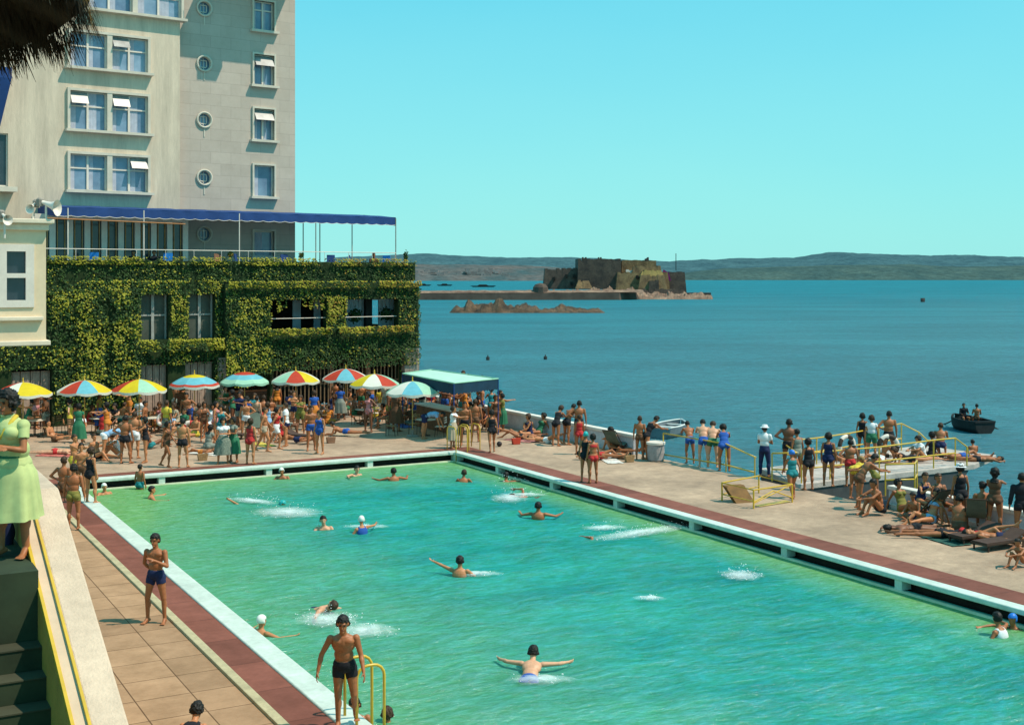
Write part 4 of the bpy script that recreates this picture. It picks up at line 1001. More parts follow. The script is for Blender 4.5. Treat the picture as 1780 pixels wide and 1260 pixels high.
# seaside rail: from barrel to stair opening
A=up(G(1153,801),1.0); B=up(G(1262,820),1.0); Cc=up(G(1312,831),.9)
A=Vector((A.x,A.y,1.05)); 
rail_obj([[A,B,up(G(1314,831),.72)],[up(A,.25),up(B,.25),up(G(1312,831),.2)]],[(up(A,0),A),(up(Cc,0),up(Cc,.74)),(up(B,0),B)],'yellow handrail by the sea, from the barrel bollard to the stair opening')
D=up(G(1342,836),.95); E_=Vector((9.75,44.9,1.0))
rail_obj([[D,up(G(1385,838),1.0),E_],[up(D,.4),up(G(1385,838),.42),up(E_,.45)]],[(up(D,0),D)],'short yellow handrail behind the man in the white hat')
def jr(P,lab):
    P=[Vector(p) for p in P]
    rail_obj([P,[Vector((p.x,p.y,.5)) for p in P if p.z>.9]],[(Vector((p.x,p.y,0)),p) for p in P if p.z>.6],lab)
jr([(9.9,45.3,1.0),(11.3,46.2,1.0),(12.9,47.6,1.0),(14.4,48.9,1.05),(15.6,49.9,1.1),(16.3,49.9,.75),(16.9,49.2,.05)],'yellow handrail along the far side of the jetty')
jr([(9.75,41.95,1.0),(10.9,42.7,1.0),(12.9,43.75,1.0),(15.3,45.2,1.05),(16.3,45.8,1.05),(16.8,46.0,.7),(17.05,46.4,.3)],'yellow handrail along the near side of the jetty')
jr([(11.9,39.7,1.0),(12.9,39.9,1.0),(13.3,40.9,.95)],'short curved yellow handrail beside the stooping woman in yellow')
ring(AT(1544,775,46.6),.36,.09,'dark and white lifebuoy hung on the rail in front of the man in black trunks',R(88),R(8),[M_white,M_dkwood])
ring(AT(1472,775,46.9),.36,.08,'lifebuoy hanging on the far jetty rail at its left',R(88),R(30),[M_white,M_dkwood])
# barrel bollard
p=G(1140,801); e=empty('bollard',p); tag(e,'squat grey concrete bollard with a white top beside the two leaning bathers','bollard')
m=MB(); m.lathe([(.26,0),(.31,.05),(.33,.35),(.32,.62),(.34,.64)],(0,0,0),24); m.build('drum',mat('bollard_concrete',(.42,.37,.36),.9,.3,3,.3,20,stain=.25),e,smooth=False)
m=MB(); m.lathe([(.36,.64),(.36,.72),(.30,.74)],(0,0,0),24); m.build('cap',M_white,e)

# yellow barrier frame
P4=[G(1255,870),G(1310,884),G(1377,873),G(1319,857)]
e=empty('barrier_frame'); tag(e,'low yellow tubular barrier around a hatch on the right deck','barrier')
h=.56
for p in P4: m=MB(); m.tube([p,up(p,h)],.028,6); m.build('post',M_yel,e)
m=MB(); m.tube([up(p,h) for p in P4],.026,6,close=True); m.build('top_rail',M_yel,e)
m=MB(); 
for a,b in ((0,3),(1,2),(0,1)): m.tube([up(P4[a],.16 if a!=0 else .2),up(P4[b],h if a!=0 else .22)],.018,6)
m.tube([up(P4[1],.2),up(P4[1].lerp(P4[2],.5),.45),up(P4[2],.15)],.02,6); m.build('brace',M_yel,e)
m=MB(); c=P4[1].lerp(P4[2],.45); d=(P4[0]-P4[1])*.35
m.add([up(P4[1].lerp(P4[2],.18)+d*.1,.02),up(P4[2]+d*.05,.02),up(P4[2]+d*.6,.02),up(P4[1].lerp(P4[2],.18)+d*.6,.02)],[(0,1,2,3)]); m.build('hatch_plate',M_yel,e)
e=empty('stacked_lounger',P4[0].lerp(P4[1],.55)+Vector((.25,.35,0)),R(20)); tag(e,'brown folded lounger frames propped inside the yellow barrier','lounger')
for k in range(4):
    m=MB(); y=k*.06; m.hexa([(-.30,y,0),(.34,y,0),(.34,y+.03,0),(-.30,y+.03,0)],[(-.52,y+.30,.50),(.14,y+.30,.50),(.14,y+.33,.50),(-.52,y+.33,.50)]); m.build('folded_board',mat('brown_board',(.22,.11,.03),.7,.4,3),e)

# ------------------------------------------------------------------ pool ladders
def ladder(y,xd,xp,h,lab,dy=.52):
    e=empty('pool_ladder',PCL,PA); tag(e,lab,'ladder')
    for k in (0,1):
        yy=y-k*dy; s=1 if xp>xd else -1; w=abs(xp-xd); r=min(.18,w/2)
        pts=[(xd,yy,.04),(xd,yy,h-r)]+[(xd+s*(r-r*math.cos(a)),yy,h-r+r*math.sin(a)) for a in [R(t) for t in (20,45,70,90)]]+[(xp-s*(r-r*math.sin(a)),yy,h-r+r*math.cos(a)) for a in [R(t) for t in (0,20,45,70,90)]]+[(xp,yy,-1.4)]
        m=MB(); m.tube(pts,.024,9); m.build('rail',M_yel,e,smooth=True)
    for z in (-.25,-.55,-.85): m=MB(); m.box(min(xp-.05,xp+.05),max(xp-.05,xp+.05),y-dy,y,z,z+.03); m.build('rung',M_yel,e)
ladder(-25.85,-14.74,-14.28,.94,'bent yellow pool ladder where the man in dark trunks climbs out',dy=.5)
def ladder_b(x,y0,y1,h,lab):
    e=empty('pool_ladder',PCL,PA); tag(e,lab,'ladder')
    for k in (0,1):
        xx=x+k*.5; pts=[(xx,y0,.04),(xx,y0,h-.16),(xx,y0-.06,h-.04),(xx,y0-.18,h),(xx,y1+.16,h),(xx,y1+.05,h-.06),(xx,y1,h-.18),(xx,y1,-1.2)]
        m=MB(); m.tube(pts,.022,8); m.build('rail',M_yel,e,smooth=True)
ladder_b(-.05,.55,-.25,1.0,'tall yellow pool ladder rails at the far right pool corner')
ladder_b(.75,.95,.2,1.0,'second pair of yellow rails just right of the far pool corner')

# ------------------------------------------------------------------ boats
def rowboat(p,rz,L,W,H,mo,mi_,lab,name='rowing_boat',cat='boat'):
    e=empty(name,p,rz); tag(e,lab,cat); n=16;k=7
    def sec(t):  # t 0 stern .. 1 bow
        w=W/2*(.78+.35*math.sin(math.pi*min(1,t*1.15)*.55))*(1-t**4*.97)*(1 if t<.75 else 1); sh=H*(1+.28*t*t+.08*(1-t)**2)
        return w,sh
    vs_=[];
    for i in range(n+1):
        t=i/n; w,sh=sec(t); y=-L/2+L*t
        for j in range(k+1):
            a=math.pi*j/k; x=-w*math.cos(a); z=sh-(sh+.15*H)*math.sin(a)**.75; vs_.append((x,y,z))
    fs=[(i*(k+1)+j,i*(k+1)+j+1,(i+1)*(k+1)+j+1,(i+1)*(k+1)+j) for i in range(n) for j in range(k)]+[tuple(range(k+1))]
    m=MB(); m.add(vs_,fs); hb=m.build('hull',mo,e,smooth=False); s=hb.modifiers.new('s','SOLIDIFY'); s.thickness=.05
    m=MB()
    for sgn in (-1,1):
        pts=[]
        for i in range(n+1):
            t=i/n; w,sh=sec(t); pts.append((sgn*w,-L/2+L*t,sh+.015))
        m.tube(pts,.045,6)
    w,sh=sec(0); m.box(-w,w,-L/2-.04,-L/2+.10,sh-.06,sh+.05)
    m.build('gunwale',mi_,e)
    for t in (.25,.52,.78):
        w,sh=sec(t); m=MB(); m.box(-w*.95,w*.95,-L/2+L*t-.12,-L/2+L*t+.12,sh-.18,sh-.14); m.build('thwart',mi_,e)
    return e
bp=G(1165,757,SEAZ); 
M_hullw=mat('boat_white_paint',(.72,.74,.70),.5,.15,2,stain=.15); M_hullg=mat('boat_grey_paint',(.17,.20,.22),.6,.3,2)
rowboat((bp.x,bp.y,SEAZ),R(-28+0),3.6,1.7,.62,M_hullg,M_hullw,'moored rowing boat with white gunwale and grey hull just beyond the barrel bollard')
bp2=G(1685,748,SEAZ)
rb=rowboat((bp2.x,bp2.y,SEAZ),R(12),3.4,1.75,.66,M_boatdark,M_boatdark,'dark rowing boat with two people and spread oars far out on the right')
for s,(u,v) in ((-1,(1643,738)),(1,(1732,746))):
    q=G(u,v,SEAZ); o_=empty('oar'); tag(o_,'%s oar of the dark rowing boat held out over the water'%('left' if s<0 else 'right'),'oar')
    a=Vector((bp2.x+s*.55,bp2.y,SEAZ+.85)); m=MB(); m.tube([a,Vector((q.x,q.y,SEAZ+.05))],.04,6); m.build('shaft',M_dkwood,o_)
    m=MB(); d=(Vector((q.x,q.y,SEAZ+.05))-a).normalized(); q2=Vector((q.x,q.y,SEAZ+.06)); m.hexa([q2+Vector((0,-.1,0)),q2+Vector((0,.1,0)),q2+d*.5+Vector((0,.12,.0)),q2+d*.5+Vector((0,-.12,.0))],[q2+Vector((0,-.1,.03)),q2+Vector((0,.1,.03)),q2+d*.5+Vector((0,.12,.03)),q2+d*.5+Vector((0,-.12,.03))]); m.build('blade',M_dkwood,o_)

# ------------------------------------------------------------------ stairs and parapet at the left
XO=-19.83; XI=-20.26; YK=-30.74; ZT=4.79; SL=.408
def zt(y): return ZT if y>YK else ZT+SL*(y-YK)
pe=empty('stair_parapet',PCL,PA); tag(pe,'thick cream stair parapet with two yellow painted-in edge reflections running down the left side','parapet')
def sweep(m,x0,x1,dz0,dz1,ys=(-22,-30.74,-42)):
    for ya,yb in zip(ys[:-1],ys[1:]):
        za,zb=zt(ya),zt(yb)
        m.hexa([(x0,yb,zb+dz0),(x1,yb,zb+dz0),(x1,ya,za+dz0),(x0,ya,za+dz0)],[(x0,yb,zb+dz1),(x1,yb,zb+dz1),(x1,ya,za+dz1),(x0,ya,za+dz1)])
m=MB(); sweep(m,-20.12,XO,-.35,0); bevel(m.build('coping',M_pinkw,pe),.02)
m=MB(); sweep(m,XI+.02,-20.12,-.35,-.03); m.build('inner_coping',mat('parapet_inner',(.60,.44,.30),.8,.15,1,stain=.1),pe)
m=MB(); sweep(m,XI,XI+.028,-.06,-.012); sweep(m,-20.136,-20.112,-.03,.006); m.build('edge_reflection',M_yel,pe)  # reflections along the edges drawn as narrow yellow strips
m=MB(); 
for ya,yb in ((-22,YK),(YK,-42)):
    za,zb=zt(ya),zt(yb); m.hexa([(XI+.03,yb,-1),(XO-.02,yb,-1),(XO-.02,ya,-1),(XI+.03,ya,-1)],[(XI+.03,yb,zb-.35),(XO-.02,yb,zb-.35),(XO-.02,ya,za-.35),(XI+.03,ya,za-.35)])
sweep(m,XI,XI+.03,-1.6,-.062)
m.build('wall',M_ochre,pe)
se=empty('stone_stairs',PCL,PA); tag(se,'dark green shaded stone steps inside the parapet at the bottom left','stairs')
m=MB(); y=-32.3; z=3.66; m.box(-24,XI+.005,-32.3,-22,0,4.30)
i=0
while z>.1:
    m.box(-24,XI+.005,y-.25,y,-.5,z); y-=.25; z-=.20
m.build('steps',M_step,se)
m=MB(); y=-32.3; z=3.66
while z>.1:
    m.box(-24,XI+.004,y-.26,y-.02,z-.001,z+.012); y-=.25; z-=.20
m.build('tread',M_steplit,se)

# straw parasol overhead at top left
te=empty('straw_parasol',(-2.95,3.2,0)); tag(te,'dark shaggy straw parasol hanging into the top left corner','parasol')
M_straw=mat('straw_dark',(.022,.020,.007),.95,.5,6); M_straw2=mat('straw_gold',(.26,.15,.02),.8,.4,8)
rg=random.Random(9); m=MB(); RR_=1.78; zrim=7.77
m.mi=0; m.lathe([(RR_,zrim+.10),(RR_*.5,zrim+.55),(.05,zrim+1.1)],(0,0,0),40,caps=False)
m.lathe([(RR_*.97,zrim+.05),(RR_*.5,zrim+.45),(.05,zrim+.9)],(0,0,0),40,caps=False)
for i in range(16000):
    a=rg.uniform(-1.6,2.2); rr=RR_*(rg.uniform(.80,1.0)); step=.018*math.floor(5*noise.noise(Vector((a*7,0,0))))+.012*noise.noise(Vector((a*30,1,0)))
    c=Vector((rr*math.cos(a),rr*math.sin(a),zrim+(RR_-rr)*.5+.06+step)); L=rg.uniform(.05,.12)
    d=Vector((math.cos(a)*.30+rg.uniform(-.25,.25),math.sin(a)*.30+rg.uniform(-.25,.25),-1)).normalized(); s=Vector((-math.sin(a),math.cos(a),0))*rg.uniform(.003,.007)
    m.mi=1 if (rr>RR_*.992 and rg.random()<.5) else 0; m.add([c-s,c+s,c+d*L+s*.2,c+d*L-s*.2],[(0,1,2,3)])
m.build('thatch',[M_straw,M_straw2],te)
m=MB(); m.tube([(0,0,5.4),(0,0,zrim+1.0)],.05,8); m.build('pole',M_brown,te)
m=MB(); m.box(-5,2,-6,3.9,5.2,5.35); tag(m.build('upper_terrace',M_tan),kind='structure')

# ------------------------------------------------------------------ splashes
def foam_mat():
    if 'foam' in MATS: return MATS['foam']
    m,nt,out=nodes('foam'); tc=N(nt,'ShaderNodeTexCoord'); ge=N(nt,'ShaderNodeSeparateXYZ'); nt.links.new(tc.outputs['Object'],ge.inputs[0])
    n=N(nt,'ShaderNodeTexNoise',Scale=3.0,Detail=11.0,Roughness=.82,Distortion=1.4); nt.links.new(tc.outputs['Object'],n.inputs['Vector'])
    g=N(nt,'ShaderNodeTexGradient',gradient_type='SPHERICAL'); mp=N(nt,'ShaderNodeMapping'); 
    nt.links.new(tc.outputs['Generated'],mp.inputs[0]); mp.inputs['Location'].default_value=(-1,-1,0); mp.inputs['Scale'].default_value=(2,2,0); nt.links.new(mp.outputs[0],g.inputs[0])
    a=N(nt,'ShaderNodeMath',operation='MULTIPLY'); a.inputs[1].default_value=.75; nt.links.new(g.outputs['Fac'],a.inputs[0])
    b=N(nt,'ShaderNodeMath',operation='ADD'); nt.links.new(a.outputs[0],b.inputs[0]); nt.links.new(n.outputs[0],b.inputs[1])
    r=N(nt,'ShaderNodeMapRange'); r.inputs[1].default_value=.66; r.inputs[2].default_value=1.25; r.inputs[4].default_value=.62; nt.links.new(b.outputs[0],r.inputs[0])
    d=N(nt,'ShaderNodeBsdfDiffuse'); d.inputs[0].default_value=(.80,.86,.86,1); t=N(nt,'ShaderNodeBsdfTransparent')
    mx=N(nt,'ShaderNodeMixShader'); nt.links.new(r.outputs[0],mx.inputs[0]); nt.links.new(t.outputs[0],mx.inputs[1]); nt.links.new(d.outputs[0],mx.inputs[2]); nt.links.new(mx.outputs[0],out.inputs[0]); MATS['foam']=m; return m
M_drop=mat('water_drop',(.85,.90,.90),.4,.1)
def splash(u,v,rx,ry,ang,lab,drops=60,h=.5,seed=1,jet=None):
    rg=random.Random(seed); c=G(u,v,WZ); e=empty('splash',(c.x,c.y,WZ+.045),ang); tag(e,lab,'splash')
    m=MB(); n=26; vs_=[];
    for j in range(n+1):
        for i in range(n+1):
            x=(i/n*2-1)*rx; y=(j/n*2-1)*ry; q=max(0,1-math.hypot(i/n*2-1,j/n*2-1)); vs_.append((x,y,.05*q*(.4+abs(noise.noise(Vector((x*3,y*3,seed))))*2.2)))
    m.add(vs_,[(j*(n+1)+i,j*(n+1)+i+1,(j+1)*(n+1)+i+1,(j+1)*(n+1)+i) for j in range(n) for i in range(n)]); m.build('foam',foam_mat(),e,smooth=True)
    m=MB()
    for i in range(drops):
        a=rg.uniform(0,6.28); q=rg.random()**.8; x=rx*.8*q*math.cos(a); y=ry*.8*q*math.sin(a); z=h*rg.random()**2.2*(1-q*.5)
        m.ico((x,y,z),rg.uniform(.004,.013),0,(rg.uniform(.7,1.8),rg.uniform(.7,1.8),rg.uniform(.6,1.2)))
    tag(m.build('spray',M_drop,e),kind='stuff')
splash(440,873,1.3,.5,R(-30),'faint foam around the swimmer kicking one leg up near the far left',80,.4,1)
splash(500,893,1.5,1.2,R(-20),'broad white foam right of the swimmer near the far left of the pool',90,.35,2)
splash(1115,928,2.4,.62,R(36),'long white foam trail behind the fast swimmer on the right',160,.3,3)
splash(1050,920,.9,.5,R(10),'foam arc in front of the fast swimmer',40,.3,4)
splash(1288,1003,.72,.75,0,'lone white splash in open water at the right of the pool',90,.3,5)
splash(885,868,.8,1.2,R(0),'thin spray where someone dived in near the far right edge',110,1.2,6)
splash(915,862,.9,.5,0,'small splash around the crawling swimmer near the far right edge',50,.3,7)
splash(570,1080,.95,.85,R(-20),'white foam kicked up by the backstroke swimmer',110,.3,8)
splash(635,1100,.9,.8,R(0),'lacy foam beside the man on the ladder',50,.2,9)
splash(1130,1043,.5,.3,0,'small patch of foam in the middle right of the pool',20,.1,10)
splash(635,918,.9,.4,0,'faint ripple foam around the swimmer in a white cap',20,.1,11)
splash(830,1000,.8,.4,0,'faint foam behind the swimmer stretching an arm',16,.1,12)
splash(940,1185,.8,.4,0,'faint foam at the feet of the breaststroke swimmer in blue trunks',20,.12,13)

# ------------------------------------------------------------------ towels, bags and a ball on the deck
def towel(u,v,rz,c,label,seed,w=.62,l=1.5):
    rg=random.Random(seed); p=G(u,v); e=empty('towel',(p.x,p.y,.012),R(rz)); m=MB(); nx,ny=8,16; vs_=[]
    for j in range(ny+1):
        for i in range(nx+1):
            x=(i/nx-.5)*w+.02*noise.noise(Vector((j*.3,i*.2,seed))); y=(j/ny-.5)*l+.03*noise.noise(Vector((i*.4,j*.1,seed+5))); vs_.append((x,y,.004+.03*abs(noise.noise(Vector((x*5,y*5,seed))))))
    m.add(vs_,[(j*(nx+1)+i,j*(nx+1)+i+1,(j+1)*(nx+1)+i+1,(j+1)*(nx+1)+i) for j in range(ny) for i in range(nx)])
    o=m.build('towel',c,smooth=True,loc=(p.x,p.y,.012),rz=R(rz)); bpy.data.objects.remove(e); tag(o,label,'towel','towels spread on the deck')
TW=lambda n,c: mat('towel_'+n,c,.95,.3,8,.4,60)
for i,(u,v,rz,n,c,l) in enumerate(((600,757,60,'sand',(.45,.36,.24),'sand coloured towel under the prone bather in blue trunks'),(360,789,60,'white',(.7,.66,.6),'white towel beside the small child lying near the pool edge'),(1062,801,10,'white',(.7,.66,.6),'white towel on the deck in front of the deckchair near the bollard'),(1585,924,30,'darkblue',(.03,.05,.10),'dark blue towel under the man in black on the right deck'),(1640,939,20,'pine',(.03,.10,.08),'pine green towel on the right deck left of the loungers'),(905,766,50,'rose',(.5,.2,.18),'rose towel by the sea parapet under the lying bather'),(700,741,30,'blue',(.05,.12,.35),'blue towel on the deck under the mint parasol'),(98,792,80,'pinkred',(.55,.15,.12),'pinkish red towel at the far left deck'),(1690,799,20,'skyblue',(.1,.35,.6),'sky blue towel near the jetty tip'),(1612,806,30,'white',(.7,.66,.6),'white towel in the middle of the jetty'),(455,773,40,'yellow',(.6,.45,.08),'yellow towel on the far deck behind the man in beige trunks'))):
    towel(u,v,rz,TW(n,c),l,i+1)
def bag(u,v,c,label,s=1.0):
    p=G(u,v); e=empty('beach_bag',p,R(25)); e.scale=(s,s,s); tag(e,label,'bag','beach bags on the deck')
    m=MB(); m.hexa([(-.16,-.09,0),(.16,-.09,0),(.16,.09,0),(-.16,.09,0)],[(-.21,-.06,.26),(.21,-.06,.27),(.20,.06,.25),(-.20,.06,.26)]); bevel(m.build('body',c,e),.02)
    m=MB(); m.tube([(-.12,0,.25),(-.08,0,.38),(.08,0,.38),(.12,0,.25)],.012,5); m.build('handle',M_brown,e)
bag(1535,884,M_navy,'dark blue beach bag near the base of the right sea wall'); bag(1094,803,M_wick,'wicker beach bag just left of the bathers at the bollard'); bag(575,770,M_brown,'brown beach bag beside the standing woman in blue'); bag(897,772,C_R,'red beach bag near the long haired woman at the parapet'); bag(352,800,M_wick,'wicker beach bag near the man in black trunks')
p=G(868,776); m=MB(); m.ico((0,0,.11),.11,3); tag(m.build('ball',mat('dark_ball',(.03,.02,.02),.5,.3,4),smooth=True,loc=(p.x,p.y,0)),'small dark ball lying on the deck by the far right corner','ball')
# ------------------------------------------------------------------ people
def skinmat(name,c):
    m=mat(name,c,.5,.22,6,spec=.35); return m
SK=[skinmat('skin_tan',(.50,.20,.085)),skinmat('skin_brown',(.36,.125,.048)),skinmat('skin_fair',(.62,.32,.19)),skinmat('skin_dark',(.20,.075,.035))]
HR=[mat('hair_black',(.012,.010,.008),.6,.3,20),mat('hair_brown',(.05,.025,.012),.6,.3,20),mat('hair_fair',(.30,.17,.06),.6,.3,20),mat('bathing_cap_white',(.75,.76,.70),.4,.1),mat('bathing_cap_teal',(.02,.36,.36),.4,.1),mat('bathing_cap_blue',(.02,.16,.55),.4,.1)]
CL={k:mat('cloth_'+k,c,.85,.2,5) for k,c in dict(black=(.012,.012,.016),navy=(.012,.02,.07),blue=(.02,.09,.36),red=(.50,.03,.03),green=(.03,.16,.08),yellow=(.62,.45,.05),white=(.74,.74,.74),grey=(.22,.24,.20),brown=(.13,.06,.03),teal=(.02,.22,.24),pink=(.55,.22,.22),beige=(.42,.34,.24),lime=(.47,.53,.22),olive=(.20,.18,.04),orange=(.6,.2,.03),sky=(.25,.42,.62)).items()}
CL['check']=mat('cloth_check',(.26,.30,.24),.9,.5,26,c2=(.07,.09,.07))
V3=Vector
def nrm(v): v=V3(v); return v.normalized()
def rcap(m,p0,p1,r0,r1,n=14,flat=1.0,ax=None):
    p0=V3(p0);p1=V3(p1); t=(p1-p0); L=t.length
    if L<1e-5: t=V3((0,0,1)); L=1e-5
    t.normalize(); a=(V3(ax)-t*V3(ax).dot(t)).normalized() if ax is not None else t.orthogonal().normalized(); b=t.cross(a)
    prof=[]
    for k in range(5): th=math.pi/2*k/4; prof.append((-r0*math.cos(th),r0*math.sin(th)+1e-4))
    for k in range(5): th=math.pi/2*(4-k)/4; prof.append((L+r1*math.cos(th),r1*math.sin(th)+1e-4))
    vs=[];fs=[]
    for z,r in prof:
        for k in range(n):
            q=2*math.pi*k/n; vs.append(p0+t*z+a*(r*math.cos(q))+b*(r*math.sin(q)*flat))
    for i in range(len(prof)-1):
        for k in range(n): fs.append((i*n+k,i*n+(k+1)%n,(i+1)*n+(k+1)%n,(i+1)*n+k))
    fs.append(tuple(range(n-1,-1,-1))); fs.append(tuple((len(prof)-1)*n+k for k in range(n))); m.add(vs,fs)
def ell(m,c,ax,ay,az,r,n=16):
    vs=[];fs=[];L=9
    for i in range(L+1):
        th=math.pi*i/L; rr=math.sin(th)+1e-3; z=-math.cos(th)
        for k in range(n):
            q=2*math.pi*k/n; vs.append(V3(c)+ax*(r[0]*rr*math.cos(q))+ay*(r[1]*rr*math.sin(q))+az*(r[2]*z))
    for i in range(L):
        for k in range(n): fs.append((i*n+k,i*n+(k+1)%n,(i+1)*n+(k+1)%n,(i+1)*n+k))
    fs.append(tuple(range(n-1,-1,-1))); fs.append(tuple(L*n+k for k in range(n))); m.add(vs,fs)
D0=dict(sp=(0,.0,1),ch=(0,.03,1),hd=(0,.06,1),look=(0,1,0),rt=(1,0,0),crt=None,
  uR=(.20,-.06,-1),fR=(.08,.22,-1),uL=(-.20,-.06,-1),fL=(-.08,.22,-1),
  tR=(.06,.03,-1),sR=(.02,-.06,-1),tL=(-.06,.03,-1),sL=(-.02,-.06,-1),ftR=(.18,1,-.12),ftL=(-.18,1,-.12))
